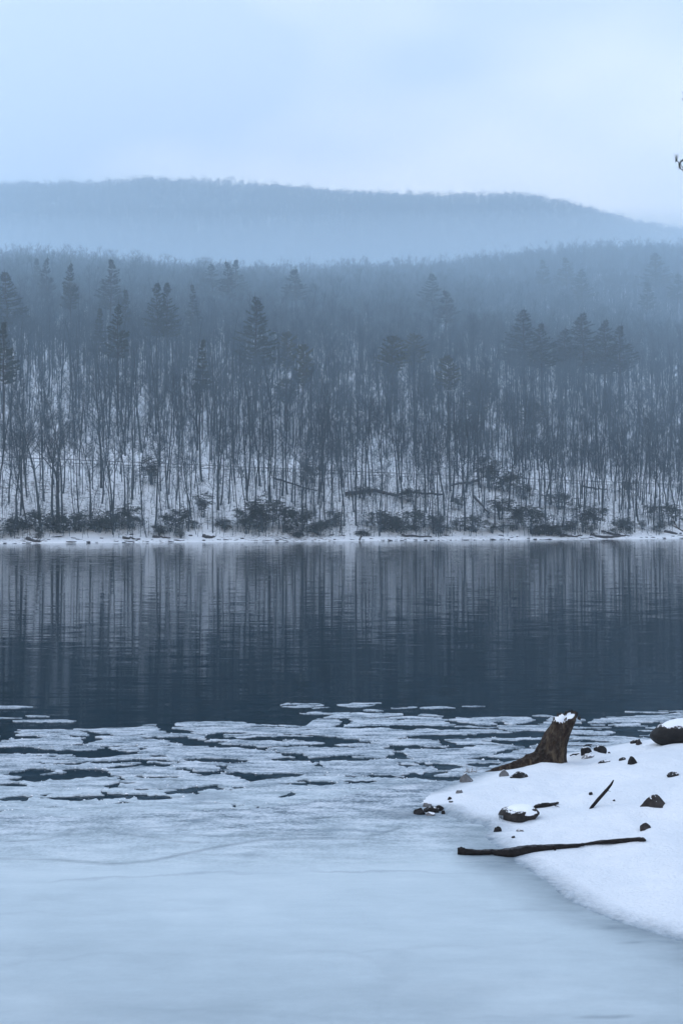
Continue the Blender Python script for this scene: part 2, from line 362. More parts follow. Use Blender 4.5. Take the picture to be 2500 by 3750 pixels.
bm_ = grid_mesh('snow_bank', BX, BY, BZ, [M_BANK]); tipx, tipy = gpx(1600, 2930); vattr(bm_, 'inland', np.clip(BD + 0.3 * np.exp(-((BX - tipx) ** 2 + (BY - tipy) ** 2) / .3 ** 2) * (BD > 0), 0, 1))
tag(link('snow_bank_ground', bm_), 'fresh white snow covering the stony near bank', 'snow bank', kind='structure')

# ice: floes and the closed sheet from one height field, cut along leads of open water
gx = np.arange(-7.2, 7.4, 0.036); gy = np.arange(12.4, 24.6, 0.05)
IX, IY = np.meshgrid(gx, gy); PY = HOR + CAM_H * FOC / IY; PX = 1250 + FOC * IX / IY
wx = IX + 0.28 * fbm(IX * 0.9, IY * 0.9, 51, 4); wy = IY + 0.28 * fbm(IX * 0.9, IY * 0.9, 52, 4)
SX, SY = 0.5, 1.2                              # floes lie wider than deep
seeds = []
yy = 13.5
while yy < 24.5:
    step = 0.80 + 0.35 * rnd.random()
    xx = -7.6 + rnd.random()
    while xx < 7.8:
        seeds.append((xx + rnd.uniform(-.35, .35), yy + rnd.uniform(-.25, .25))); xx += rnd.uniform(0.8, 2.2)
    yy += step
sdm = np.array(seeds) * (SX, SY)
q = np.stack([wx * SX, wy * SY], -1).reshape(-1, 2)
d1 = np.full(len(q), 1e9); d2 = d1.copy(); fid = np.zeros(len(q), int)
for i, sdp in enumerate(sdm):
    dd = np.hypot(q[:, 0] - sdp[0], q[:, 1] - sdp[1]); c = dd < d1
    d2 = np.where(c, d1, np.minimum(d2, dd)); fid = np.where(c, i, fid); d1 = np.where(c, dd, d1)
d1 = d1.reshape(IX.shape); d2 = d2.reshape(IX.shape); fid = fid.reshape(IX.shape) + 1
nz1 = fbm(IX * 5, IY * 5, 61, 3); nz2 = fbm(IX * 0.45, IY * 0.8, 62, 2); nz3 = fbm(IX * 14, IY * 14, 63, 2)
gap = np.interp(PY, [2580, 2650, 2750, 2850, 2920, 2970, 3010], [0.06, 0.04, 0.02, 0.008, 0.0, -0.01, -0.06]) * (1 + 1.3 * nz2)
nz4 = fbm(IX * 3.0, IY * 7.0, 81, 4); nz5 = fbm(IX * 1.3, IY * 3.0, 82, 5, .6)
F = (d2 - d1) / 2 - gap + 0.045 * nz1 + 0.03 * nz3 + 0.05 * nz4
F = np.minimum(F, 0.055 + 0.30 * nz5 + 0.05 * nz3 + np.interp(PY, [2600, 2700, 2880, 2980], [0.01, 0.07, 0.12, 0.2]))
LEADS = [(200, 2757, 330, 11), (30, 2745, 80, 10), (100, 2828, 95, 17), (330, 2832, 90, 16), (180, 2852, 110, 12), (560, 2788, 120, 4), (760, 2782, 55, 7),
         (620, 2705, 130, 7), (740, 2722, 110, 8), (900, 2738, 55, 7), (1090, 2708, 190, 8), (1180, 2780, 110, 9), (1010, 2780, 60, 10), (930, 2842, 130, 11),
         (1030, 2842, 50, 9), (60, 2926, 80, 10), (270, 2928, 140, 8), (460, 2918, 120, 9), (620, 2895, 110, 12), (700, 2890, 130, 10), (640, 2850, 70, 5),
         (1180, 2868, 60, 8), (1380, 2845, 60, 8), (1490, 2840, 30, 14), (1600, 2808, 60, 11), (1860, 2778, 80, 7), (1780, 2803, 80, 7), (1650, 2700, 180, 8),
         (1830, 2692, 130, 9), (1960, 2690, 80, 14), (1900, 2718, 90, 8), (1560, 2740, 200, 5), (1700, 2735, 80, 6), (1250, 2768, 60, 6), (2240, 2672, 170, 7), (2330, 2690, 60, 8), (2120, 2716, 70, 6),
         (2440, 2652, 90, 7), (2200, 2650, 150, 3), (2460, 2665, 60, 9), (1500, 2665, 220, 7), (1180, 2735, 120, 4), (1450, 2705, 40, 4), (1560, 2835, 40, 8), (880, 2885, 30, 5),
         (1100, 2870, 60, 5), (310, 2795, 200, 5), (850, 2735, 60, 6), (1300, 2715, 120, 4), (820, 2688, 60, 4), (560, 2768, 60, 5), (1280, 2845, 40, 6), (1310, 2862, 50, 5), (50, 2700, 130, 5), (900, 2955, 90, 3)]
lw = 1 + 0.5 * fbm(IX * 2.2, IY * 4.0, 65, 4) + 0.25 * nz4
PXw = PX + 110 * fbm(IX * 1.6, IY * 3.0, 91, 4) + 40 * nz4; PYw = PY + (9 * fbm(IX * 2.1, IY * 2.1, 92, 4) + 5 * nz3) * np.interp(PY, [2600, 2900], [.5, 1.4])
for cx, cy_, rx, ry in LEADS:
    e = (np.hypot((PXw - cx) / rx, (PYw - cy_) / ry) - lw)
    F = np.minimum(F, e * 0.16)
EDX = [-800, 0, 350, 480, 690, 900, 960, 1120, 1140, 1250, 1500, 1720, 1740, 2000, 2060, 2300, 2500, 3200]
EDY = [2655, 2668, 2672, 2660, 2645, 2640, 2655, 2660, 2640, 2612, 2612, 2632, 2624, 2622, 2636, 2624, 2612, 2600]
edge = (PY - np.interp(PX, EDX, EDY) - 5 * fbm(IX * 1.1, IY * 0.4, 67, 4)) / 90.0 + 0.03 * nz1
isl = np.full(IX.shape, -9.0)
for cx, cy_, rx, ry in ((1100, 2584, 78, 8), (1210, 2594, 70, 5), (1370, 2583, 130, 8), (1450, 2590, 80, 5), (-20, 2590, 130, 5), (20, 2602, 60, 3), (60, 2628, 120, 7), (200, 2641, 150, 5), (1600, 2594, 70, 6), (1790, 2587, 110, 3), (2440, 2607, 140, 4), (1180, 2612, 110, 4), (1330, 2604, 70, 4)):
    isl = np.maximum(isl, (1 - np.hypot((PX - cx) / rx, (PY - cy_) / ry)) * 0.22 + 0.06 * nz1)
F = np.minimum(F, np.maximum(edge, isl))
sheetline = np.interp(PX, [-1200, 0, 300, 600, 900, 1100, 1350, 1600, 3400], [2990, 2985, 2985, 2975, 2965, 2940, 2900, 2860, 2850]) + 14 * fbm(IX * 0.8, IY * 0.8, 69, 3)
SHT = PY > sheetline
fid = np.where(SHT, 0, fid); F = np.where(SHT, np.minimum(F + 0.11, 0.2), F)
F[:6] = 0.2                                      # joins the near sheet
F = np.where(IX > 5.5, np.minimum(F, 0.1), F)
NYv, NXv = IX.shape
rim = np.exp(-np.maximum(F, 0) / 0.035)
IZ = np.where(fid == 0, 0.012, 0.006 + 0.006 * hash2(fid, fid * 0, 77)) + rim * np.clip(0.0 + 0.03 * nz3 + 0.02 * nz1, 0, 0.05) * np.interp(PY, [2600, 2760, 2950, 3010], [0.1, 0.25, 0.8, 0.1]) + 0.003 * nz1 * (fid > 0)
IZ[:2] = 0.012
WETX = lambda X, Y: np.clip(1 - np.abs(np.where(sdf(X, Y) < 0, sdf(X, Y), 0)) / (0.55 + 0.25 * fbm(X * 1.3, Y * 1.3, 71, 3)), 0, 1) * sstep(-Y, -14.4, -12.9) * (X > 0)

inside = F > 0
cid = np.stack([fid[:-1, :-1], fid[:-1, 1:], fid[1:, 1:], fid[1:, :-1]], -1)
cin = np.stack([inside[:-1, :-1], inside[:-1, 1:], inside[1:, 1:], inside[1:, :-1]], -1)
full = cin.all(-1) & (cid == cid[..., :1]).all(-1)
part = cin.any(-1) & ~full
vid = np.arange(NYv * NXv).reshape(NYv, NXv)
cv = np.stack([vid[:-1, :-1], vid[:-1, 1:], vid[1:, 1:], vid[1:, :-1]], -1)
VX, VY, VZ, VF = IX.ravel(), IY.ravel(), IZ.ravel(), F.ravel(); VI = fid.ravel()
polys = {}                                       # floe id -> list of polygons of vertex keys
for j, i in zip(*np.nonzero(full)):
    polys.setdefault(int(cid[j, i, 0]), []).append(tuple(int(k) for k in cv[j, i]))
for j, i in zip(*np.nonzero(part)):
    c4 = [int(k) for k in cv[j, i]]
    for k in set(int(VI[c]) for c in c4 if VF[c] > 0):
        f4 = [VF[c] if VI[c] == k else -min(abs(VF[c]), 0.03) - 0.004 for c in c4]
        poly = []
        for a in range(4):
            b = (a + 1) % 4
            if f4[a] > 0: poly.append(c4[a])
            if (f4[a] > 0) != (f4[b] > 0):
                u = f4[a] / (f4[a] - f4[b]); lo, hi = (c4[a], c4[b]); 
                if lo > hi: lo, hi, u = hi, lo, 1 - u
                poly.append((lo, hi, round(u, 3)))
        if len(poly) > 2: polys.setdefault(k, []).append(tuple(poly))
def kpos(k):
    if isinstance(k, tuple):
        a, b, u = k; return (VX[a] + (VX[b] - VX[a]) * u, VY[a] + (VY[b] - VY[a]) * u, VZ[a] + (VZ[b] - VZ[a]) * u)
    return (VX[k], VY[k], VZ[k])
def components(pl):
    par = {}
    def find(a):
        while par[a] != a: par[a] = par[par[a]]; a = par[a]
        return a
    for p in pl:
        for k in p: par.setdefault(k, k)
        r0 = find(p[0])
        for k in p[1:]: par[find(k)] = r0
    out = {}
    for p in pl: out.setdefault(find(p[0]), []).append(p)
    return list(out.values())
def slab(pl, origin, depth):
    keys = {}; V = []; Fc = []; cnt = {}
    for p in pl:
        f = []
        for k in p:
            if k not in keys: keys[k] = len(V); V.append(kpos(k))
            f.append(keys[k])
        Fc.append(f)
        for a, b in zip(f, f[1:] + f[:1]): cnt[(a, b)] = 1
    low = {}
    def lower(a):
        if a not in low: low[a] = len(V); V.append((V[a][0], V[a][1], -depth))
        return low[a]
    for (a, b) in list(cnt):
        if (b, a) not in cnt: Fc.append([b, a, lower(a), lower(b)])
    V = [(x - origin[0], y - origin[1], z) for x, y, z in V]
    return V, Fc
floes = []; sheet_polys = []
for k, pl in polys.items():
    for comp in components(pl):
        if k == 0 and len(comp) > 4000: sheet_polys += comp; continue
        if len(comp) < 20: continue
        c = np.array([kpos(p[0]) for p in comp]).mean(0)
        if abs(c[0]) > 0.27 * c[1] + 0.6: continue
        if sdf(np.array([c[0]]), np.array([c[1]]))[0] > 0.25: continue
        floes.append((comp, c))
V, Fc = slab(sheet_polys, (0, 0), 0.05); nfine = len(V)
nx_ = np.arange(-16, 16.01, 0.14); ny_ = np.concatenate([np.arange(2.0, 7.5, 0.8), np.arange(7.5, 12.37, 0.05), [12.402]])
NX2, NY2 = np.meshgrid(nx_, ny_); NZ2 = NX2 * 0 + 0.0115
i0 = np.arange(NX2.size).reshape(NX2.shape) + nfine
V += np.stack([NX2, NY2, NZ2], -1).reshape(-1, 3).tolist()
Fc += np.stack([i0[:-1, :-1], i0[:-1, 1:], i0[1:, 1:], i0[1:, :-1]], -1).reshape(-1, 4).tolist()
me = mesh_of('ice_sheet', V, Fc, [M_ICE]); va = np.array(V)
wet = np.maximum(WETX(va[:, 0], va[:, 1]), 0.34 * sstep(-va[:, 1] + .5 * fbm(va[:, 0] * .7, va[:, 1] * .7, 97, 3), -11.0, -8.4))  # second term darkens the sheet toward the camera, apart from the wet margin
spots = [(2215, 3728, 0.22, 0.05), (2330, 3455, 0.16, 0.05), (1520, 2985, 0.45, 0.3), (2260, 3400, 0.3, 0.12)]
for px, py, rx, ry in spots:
    x0, y0 = gpx(px, py); wet = np.maximum(wet, np.clip(1.25 - np.hypot((va[:, 0] - x0) / rx, (va[:, 1] - y0) / ry), 0, 1))
for seam, amp in (([(-300, 3140), (0, 3147), (200, 3152), (430, 3168), (560, 3155), (700, 3125), (800, 3105), (960, 3078), (1150, 3072), (1300, 3074), (1400, 3055), (1460, 3035)], .7), ([(430, 3055), (560, 3070), (640, 3084), (720, 3088)], .8), ([(40, 3085), (160, 3078), (250, 3060), (270, 3040)], .6), ([(900, 3050), (1050, 3056), (1200, 3062)], .5)):
    sp_ = [gpx(*a) for a in seam]
    for (ax_, ay_), (bx2, by2) in zip(sp_, sp_[1:]):
        h = np.clip(((va[:, 0] - ax_) * (bx2 - ax_) + (va[:, 1] - ay_) * (by2 - ay_)) / ((bx2 - ax_) ** 2 + (by2 - ay_) ** 2), 0, 1)
        wet = np.maximum(wet, amp * np.clip(1 - np.hypot(va[:, 0] - ax_ - h * (bx2 - ax_), va[:, 1] - ay_ - h * (by2 - ay_)) / 0.06, 0, 1))
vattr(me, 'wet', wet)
pyv = HOR + CAM_H * FOC / np.maximum(va[:, 1], 1)
vattr(me, 'sheet', sstep(pyv + 70 * fbm(va[:, 0] * 1.2, va[:, 1] * 1.2, 73, 4), 2880, 3230)); vattr(me, 'crack', 1 - 0.8 * sstep(pyv, 3040, 3330))
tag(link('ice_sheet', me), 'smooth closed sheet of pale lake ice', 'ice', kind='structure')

floes.sort(key=lambda f: -len(f[0]))
FLOE_OBJS = []
for comp, c in floes:
    V, Fc = slab(comp, c, 0.03); me = mesh_of('ice_floe', V, Fc, [M_ICE]); n = len(V)
    vattr(me, 'wet', np.zeros(n)); vattr(me, 'sheet', np.full(n, 0.55 * float(sstep(HOR + CAM_H * FOC / c[1], 2780, 2960)))); vattr(me, 'crack', np.full(n, .8))
    FLOE_OBJS.append((link('ice_floe', me, loc=(c[0], c[1], 0)), len(comp), c))
ROWS = [(0, 2612, 'farthest out'), (2612, 2668, 'at the outer edge'), (2668, 2740, 'in the outer pack'),
        (2740, 2840, 'amid the pack'), (2840, 2915, 'in the inner pack'), (2915, 9999, 'against the ice sheet')]
SIDES = [(-9999, 350, 'by the left margin'), (350, 850, 'left of middle'), (850, 1350, 'in the middle'), (1350, 1800, 'towards the stump root'), (1800, 2090, 'behind the stump'), (2090, 9999, 'right of the stump')]
ORD = ['first', 'second', 'third', 'fourth', 'fifth', 'sixth', 'seventh', 'eighth', 'ninth', 'tenth', 'eleventh', 'twelfth', 'thirteenth', 'fourteenth', 'fifteenth', 'sixteenth']
buckets = {}
for o, n, c in FLOE_OBJS:
    px, py = to_px(c[0], c[1], 0)
    size = 'broad' if n > 700 else ('middling' if n > 180 else 'small')
    row = next(r for a, b, r in ROWS if a <= py < b); side = next(r for a, b, r in SIDES if a <= px < b)
    buckets.setdefault((size, row, side), []).append((px, o))
for (size, row, side), lst in buckets.items():
    lst.sort(key=lambda a: a[0])
    for i, (px, o) in enumerate(lst):
        pre = '' if len(lst) == 1 else ORD[min(i, 15)] + ' '
        tag(o, f'{pre}{size} snowy ice floe {row}, {side}', 'ice floe', 'ice floes broken off the sheet')

# crumbs of ice frozen along the floe rims
V = []; Fc = []
for comp, c in floes:
    if c[1] > 19.5: continue
    bk = [k for p in comp for k in p if isinstance(k, tuple)]
    for k in rnd.sample(bk, min(len(bk), max(1, len(bk) // 7))):
        if rnd.random() < 0.72: continue
        x, y, z = kpos(k); r = rnd.uniform(0.004, 0.012) * (1.6 if rnd.random() < 0.06 else 1); b0 = len(V)
        for a, b_, cc in ((1, 0, 0), (-1, 0, 0), (0, 1, 0), (0, -1, 0), (0, 0, 1), (0, 0, -1)):
            V.append((x + r * a * rnd.uniform(.7, 1.4), y + r * b_ * rnd.uniform(.7, 1.4), z + r * (cc * rnd.uniform(.6, 1.1) + 0.2)))
        Fc += [(b0 + a, b0 + b_, b0 + cc) for a, b_, cc in ((0, 2, 4), (2, 1, 4), (1, 3, 4), (3, 0, 4), (2, 0, 5), (1, 2, 5), (3, 1, 5), (0, 3, 5))]
tag(link('ice_crumbs', mesh_of('ice_crumbs', V, Fc, [M_SNOW], False)), 'small white crumbs of ice along the rims of the floes', 'ice crumbs', kind='stuff')

# ------------------------------------------------------------------ tree builders
def tube(V, Fc, pts, rads, n=4, cap=False):
    pts = [Vector(p) for p in pts]; base = len(V); m = len(pts)
    for i, p in enumerate(pts):
        d = (pts[min(i + 1, m - 1)] - pts[max(i - 1, 0)]); d = d.normalized() if d.length > 1e-9 else Vector((0, 0, 1))
        u = d.cross(Vector((0.31, 0.95, 0.02))); u = u.normalized() if u.length > 1e-4 else Vector((1, 0, 0)); v = d.cross(u)
        for k in range(n):
            a = 2 * math.pi * k / n; q_ = p + (u * math.cos(a) + v * math.sin(a)) * rads[i]; V.append((q_.x, q_.y, q_.z))
    for i in range(m - 1):
        for k in range(n):
            a = base + i * n + k; b = base + i * n + (k + 1) % n; Fc.append((a, b, b + n, a + n))
    if cap:
        Fc.append(tuple(base + k for k in reversed(range(n)))); Fc.append(tuple(base + (m - 1) * n + k for k in range(n)))
def spike(V, Fc, p, d, ln, r):
    p = Vector(p); d = Vector(d).normalized(); u = d.orthogonal().normalized(); v = d.cross(u); b = len(V)
    for k in range(3):
        a = 2.0944 * k; q_ = p + (u * math.cos(a) + v * math.sin(a)) * r; V.append((q_.x, q_.y, q_.z))
    t_ = p + d * ln; V.append((t_.x, t_.y, t_.z)); Fc += [(b, b + 1, b + 3), (b + 1, b + 2, b + 3), (b + 2, b, b + 3)]
def hardwood(seed, H=18.0, r0=0.17, crown=0.5, forks=1, nl=17, spread=1.0):
    g = random.Random(seed); TV, TF, BV, BF = [], [], [], []
    stems = []
    def stem(p0, d0, h, r, k=8, sway=0.25):
        pts = [Vector(p0)]; d = Vector(d0).normalized()
        for i in range(k):
            d = (d + Vector((g.gauss(0, .035), g.gauss(0, .035), 0.04)) * (1 + sway)).normalized(); pts.append(pts[-1] + d * h / k)
        rr = [r * (1 - 0.86 * (i / k) ** 1.15) for i in range(k + 1)]
        return pts, rr
    pts, rr = stem((0, 0, -0.4), (g.gauss(0, .02), g.gauss(0, .02), 1), H, r0)
    rr[0] = r0 * 1.5
    pts.insert(1, pts[0] + (pts[1] - pts[0]) * 0.28); rr.insert(1, r0 * 1.02)
    tube(TV, TF, pts, rr, 7); stems.append((pts, rr, crown))
    for f in range(forks - 1):
        k = g.randint(3, 5); a = g.random() * 6.28
        p2, r2 = stem(pts[k], (math.cos(a) * 0.34, math.sin(a) * 0.34, 1), (H - pts[k].z) * g.uniform(.8, .98), rr[k] * 0.72, 6)
        tube(TV, TF, p2, r2, 6); stems.append((p2, r2, 0.15))
    for pts, rr, c0 in stems:
        m = len(pts) - 1
        for k in range(nl if forks == 1 else int(nl * 0.7)):
            u = c0 + (1 - c0) * (g.random() ** 0.8) * 0.98; fi = u * m; i = min(int(fi), m - 1); p = pts[i].lerp(pts[i + 1], fi - i); rl = rr[i]
            a = g.random() * 6.283; el = g.uniform(0.45, 1.05); ln = ((1 - u) * 0.42 * H * (1 - c0 * 0.5) + 1.3) * g.uniform(.6, 1.1) * spread
            d = Vector((math.cos(a) * math.cos(el), math.sin(a) * math.cos(el), math.sin(el)))
            lp = [p]; ns = 4
            for j in range(ns): d = (d + Vector((g.gauss(0, .16), g.gauss(0, .16), 0.10))).normalized(); lp.append(lp[-1] + d * ln / ns)
            lr = min(rl * 0.55, 0.02 + 0.017 * ln); tube(BV, BF, lp, [lr * (1 - 0.75 * j / ns) for j in range(ns + 1)], 3)
            for sb in range(int(3 + ln * 1.9)):
                w_ = g.uniform(0.25, 1.0) * ns; j = min(int(w_), ns - 1); sp = lp[j].lerp(lp[j + 1], w_ - j)
                sdv = (d + Vector((g.gauss(0, .6), g.gauss(0, .6), g.gauss(0.25, .35)))).normalized(); sl = g.uniform(0.7, 1.7)
                spike(BV, BF, sp, sdv, sl, 0.022)
                for tw in range(6):
                    tp = sp + sdv * sl * g.uniform(0.2, 0.95); td = (sdv + Vector((g.gauss(0, .55), g.gauss(0, .55), g.gauss(0.15, .4))))
                    spike(BV, BF, tp, td, g.uniform(0.4, 1.0), 0.0105)
    for k in range(13):                           # low dead side twigs
        zz = g.uniform(1.5, H * 0.45); fi = zz / H * m * 0.98; i = min(int(fi), m - 1); p = stems[0][0][i]
        a = g.random() * 6.28; spike(BV, BF, p, (math.cos(a), math.sin(a), g.uniform(-.1, .6)), g.uniform(.6, 1.8), 0.02)
    return (TV, TF), (BV, BF)
HW = []
for i, (H, r0, cr_, fk, nl, sp_) in enumerate([(19, .17, .5, 1, 17, 1), (17, .13, .55, 1, 15, .9), (20, .20, .45, 2, 18, 1.1), (16, .11, .5, 1, 14, .9),
                                            (18, .15, .58, 2, 16, 1), (21, .22, .48, 1, 20, 1.15), (15, .10, .42, 1, 15, 1), (18, .16, .4, 3, 17, 1.1)]):
    (tv, tf), (bv, bf) = hardwood(100 + i, H, r0, cr_, fk, nl, sp_)
    HW.append(dict(H=H, r=r0, forks=fk, trunk=mesh_of('trunk', tv, tf, [M_BARK]), crown=mesh_of('crown', bv, bf, [M_TWIG], False),
                   both=mesh_of('bare_tree', tv + bv, tf + [tuple(k + len(tv) for k in f) for f in bf], [M_BARK, M_TWIG], False, [0] * len(tf) + [1] * len(bf))))

def conifer(seed, H=24.0, r0=0.3, low=0.35, wid=4.0, shape='pine', gapf=1.0, tuft=0.55):
    g = random.Random(seed); TV, TF, BV, BF, NV, NF = [], [], [], [], [], []
    k = 9; pts = [Vector((g.gauss(0, .018) * i, g.gauss(0, .018) * i, -0.5 + (H + .5) * i / k)) for i in range(k + 1)]
    tube(TV, TF, pts, [r0 * (1 - 0.93 * i / k) for i in range(k + 1)], 7)
    z = H * low
    while z < H * 0.985:
        u = (z / H - low) / (1 - low)
        if shape == 'pine': prof = (1 - u) ** 0.9 * (0.7 + 0.3 * min(1, u * 4)) + 0.03
        elif shape == 'round': prof = max(0.02, 1 - (2 * u ** .8 - 1) ** 2) ** .8 * .9 + .05
        else: prof = (1 - u) + 0.06
        fi = (z + .5) / (H + .5) * k; i = min(int(fi), k - 1); p = pts[i].lerp(pts[i + 1], fi - i); a0 = g.random() * 6.28; nb = g.randint(4, 6)
        for b in range(nb):
            if g.random() < 0.14 * gapf: continue
            a = a0 + 6.283 * b / nb + g.gauss(0, .25); ln = max(0.35, wid * prof * g.uniform(.6, 1.15)); rise = g.uniform(-.1, .15) + 0.55 * u * u
            bp = [p]; d = Vector((math.cos(a), math.sin(a), rise))
            for j in range(3): bp.append(bp[-1] + d.normalized() * ln / 3); d.z += 0.16 if shape != 'spruce' else -0.02
            tube(BV, BF, bp, [0.05 * (.4 + ln / 5), .04 * (.4 + ln / 5), .025, .01], 3)
            for t_ in range(int(3 + ln * 4.6)):
                w_ = g.uniform(0.18, 1.0) ** 0.75 * 3; j = min(int(w_), 2); q_ = bp[j].lerp(bp[j + 1], w_ - j)
                lat = Vector((-math.sin(a), math.cos(a), 0)) * g.gauss(0, .22) * (0.4 + ln * .3); q_ = q_ + lat + Vector((0, 0, g.uniform(-.05, .15)))
                for n_ in range(4):
                    dv = Vector((math.cos(a) + g.gauss(0, .7), math.sin(a) + g.gauss(0, .7), g.gauss(.35, .4)))
                    tu = tuft * (.5 + .5 * (1 - u)); spike(NV, NF, q_, dv, tu * g.uniform(.7, 1.4), 0.115 * tu / .55)
        z += g.uniform(0.45, 0.9) * (H / 24) * (1.0 if u < .75 else .5)
    spike(NV, NF, pts[-1] - Vector((0, 0, .6)), (0, 0, 1), 1.5, .09)
    return mesh_of('trunk', TV, TF, [M_PINEBARK]), mesh_of('crown_branches', BV, BF, [M_PINEBARK], False), (NV, NF)
CF = []
for i, (H, r0, low, wid, shp, mt, gp) in enumerate([(22.5, .3, .5, 4.4, 'pine', M_NEEDLE, 1), (22, .28, .55, 3.6, 'pine', M_NEEDLE, 1.3), (20, .2, .5, 2.3, 'spruce', M_NEEDLE, 1),
                                                  (18, .22, .55, 3.4, 'round', M_NEEDLE2, 1.3), (24, .32, .42, 5.6, 'pine', M_NEEDLE, 1.1), (19.5, .22, .6, 2.9, 'round', M_NEEDLE2, .8)]):
    a, b, (nv, nf) = conifer(300 + i, H, r0, low, wid, shp, gp); CF.append(dict(H=H, wid=wid, trunk=a, limbs=b, crown=mesh_of('crown', nv, nf, [mt], False)))

# ------------------------------------------------------------------ trees on the hillside
def place_tree(name, var, loc, rz, sc, lean=(0, 0), parts=('trunk', 'crown')):
    e = link(name, None, loc=loc, rot=(lean[1], lean[0], rz), scale=sc); e.empty_display_size = 0.5
    for p in parts:
        if p in var: link({'limbs': 'limbs'}.get(p, p), var[p], e)
    return e
# trunks one can pick out in the photograph: base pixel, thickness factor, lean to the right (degrees)
KEY = [(60, 1920, 1.1, -3), (100, 1922, .9, -5), (149, 1927, 1.5, -4), (195, 1895, 1.5, 0), (214, 1897, 1.6, 0), (230, 1914, 1.2, -2), (33, 1844, 1, 0), (87, 1865, 1.2, -3), (163, 1836, 1.1, -2),
       (374, 1844, 1.1, 0), (333, 1903, 1, 0), (415, 1925, 1.2, 1), (485, 1828, 1.4, 0), (569, 1936, 1.2, 2), (523, 1925, .9, 0), (620, 1865, 1, -3), (702, 1903, .9, 1), (740, 1763, 1.4, 0), (808, 1850, 1.1, 2),
       (780, 1952, .8, 3), (903, 1800, 1.5, 2), (1033, 1817, 1.1, -1), (1052, 1811, 1.2, 0), (1117, 1860, .9, 0), (1169, 1825, 1.2, -1), (1186, 1838, 1.3, 1), (1304, 1925, 1.3, 0), (1255, 1784, 1.5, 0),
       (1217, 1887, 1.0, 3), (1337, 1779, 1.1, 0), (1356, 1817, 1.2, -1), (1402, 1811, 1.1, 0), (1472, 1866, 1.1, 0), (1524, 1904, .8, -2), (1605, 1887, 1, -2), (1627, 1887, 1.3, 0), (1079, 1855, .8, 0),
       (1003, 1790, 1, -2), (1758, 1787, 1.3, -2), (1810, 1920, .9, 0), (1861, 1860, 1.2, 3), (1924, 1866, 1, 0), (1973, 1860, 1.2, -3), (1992, 1895, 1.3, 1), (2040, 1887, 1, 0), (2057, 1931, 1.2, 5),
       (2173, 1920, .9, 0), (2203, 1866, 1.0, 0), (2246, 1925, .9, -1), (2328, 1893, 1, 2), (2393, 1941, 1.1, 2), (2474, 1909, 1.1, -3), (2349, 1849, .9, 0), (940, 1905, .8, 0), (985, 1900, .7, 0), (1100, 1915, .7, 2),
       (870, 1935, .7, 1), (1150, 1890, .8, 1), (660, 1890, .8, 0), (1560, 1880, .8, 0), (1690, 1860, .8, 0), (2120, 1880, .8, 0), (2280, 1930, .7, 2), (2440, 1870, .9, 0), (460, 1890, .9, 0), (290, 1880, .9, 1)]
TREES = []                                        # (x, y, z, variant, rz, sx, sz, leanx, key)
def inview(x, y, m=0.255, a=4): return abs(x) < m * y + a
pts_used = []
for px, py, th, ln in KEY:
    x, y, z = hill_hit(px, py); v = rnd.choice([0, 1, 2, 4, 5, 7]) if th > 1 else rnd.choice([0, 1, 3, 6]); k = rnd.uniform(.66, .88)
    TREES.append((x, y, z, v, rnd.random() * 6.28, th * 0.17 / HW[v]['r'] * 0.72, k, ln, True)); pts_used.append((x, y))
step = 2.7
PU = np.array(pts_used)
for s in np.arange(3.2, 440, step):
    tl = np.arange(-250, 690, step)
    for t_ in tl:
        ss = s + rnd.uniform(-.5, .5) * step; tt = t_ + rnd.uniform(-.5, .5) * step; x, y = xy(ss, tt)
        if 28.3 < ss < 37.2 or not inview(x, y) or ss < 2.6: continue
        if rnd.random() < (0.26 if ss < 60 else 0.12): continue
        if ss < 45 and np.min(np.hypot(PU[:, 0] - x, PU[:, 1] - y)) < 1.6: continue
        v = rnd.choice([0, 1, 1, 2, 3, 3, 4, 5, 6, 6, 7]); k = rnd.uniform(.5, .84)
        TREES.append((x, y, 0.0, v, rnd.random() * 6.28, k * rnd.uniform(.55, 1.05), k, rnd.gauss(0, 2.2), False))
tx = np.array([[t_[0], t_[1]] for t_ in TREES]); tz = hz(tx[:, 0], tx[:, 1])
order = sorted(range(len(TREES)), key=lambda i: (not TREES[i][8], TREES[i][1]))
IND, REST = order[:300], order[300:]
LMX = [(130, 'the leftmost shrubs'), (330, 'the second shrub clump'), (460, 'the low left shrubs'), (660, 'the ledge shrubs'), (760, 'the snowy rock ledge'), (1010, 'the widest thicket'), (1180, 'the right thicket end'),
       (1300, 'the pale beach stick'), (1450, 'the long fallen log'), (1620, 'the right log end'), (1740, 'the short fallen log'), (1860, 'the tall roadside shrubs'), (1960, 'the dark rounded thicket'), (2040, 'the round shrub'), (2160, 'the tall narrow evergreens'), (2300, 'the driftwood pile'), (2450, 'the rightmost shrub')]
cnt = {}
LAB = []
for i in IND:
    x, y, _, v, rz, sx, k, ln, key = TREES[i]; z = float(tz[i]); s, t_ = st(x, y); px, py = to_px(x, y, z)
    dia = HW[v]['r'] * sx
    thick = 'stout' if dia > .21 else ('slender' if dia < .12 else 'medium')
    lean = 'leaning left' if ln < -2.2 else ('leaning right' if ln > 2.2 else '')
    fork = 'forked ' if HW[v]['forks'] > 1 else ''
    row = 'at the water\'s edge' if s < 7 else ('low on the bank' if s < 15 else ('halfway to the road' if s < 23 else ('just below the road' if s < 33 else 'just above the road')))
    lm = min(LMX, key=lambda a: abs(a[0] - px))[1]
    LAB.append((i, f'{thick} {fork}bare tree {lean} {row} by {lm}'.replace('  ', ' '), px))
by = {}
for i, l, px in LAB: by.setdefault(l, []).append((px, i))
final = {}
for l, lst in by.items():
    lst.sort()
    for n, (px, i) in enumerate(lst): final[i] = l if len(lst) == 1 else ORD[n] + ' ' + l
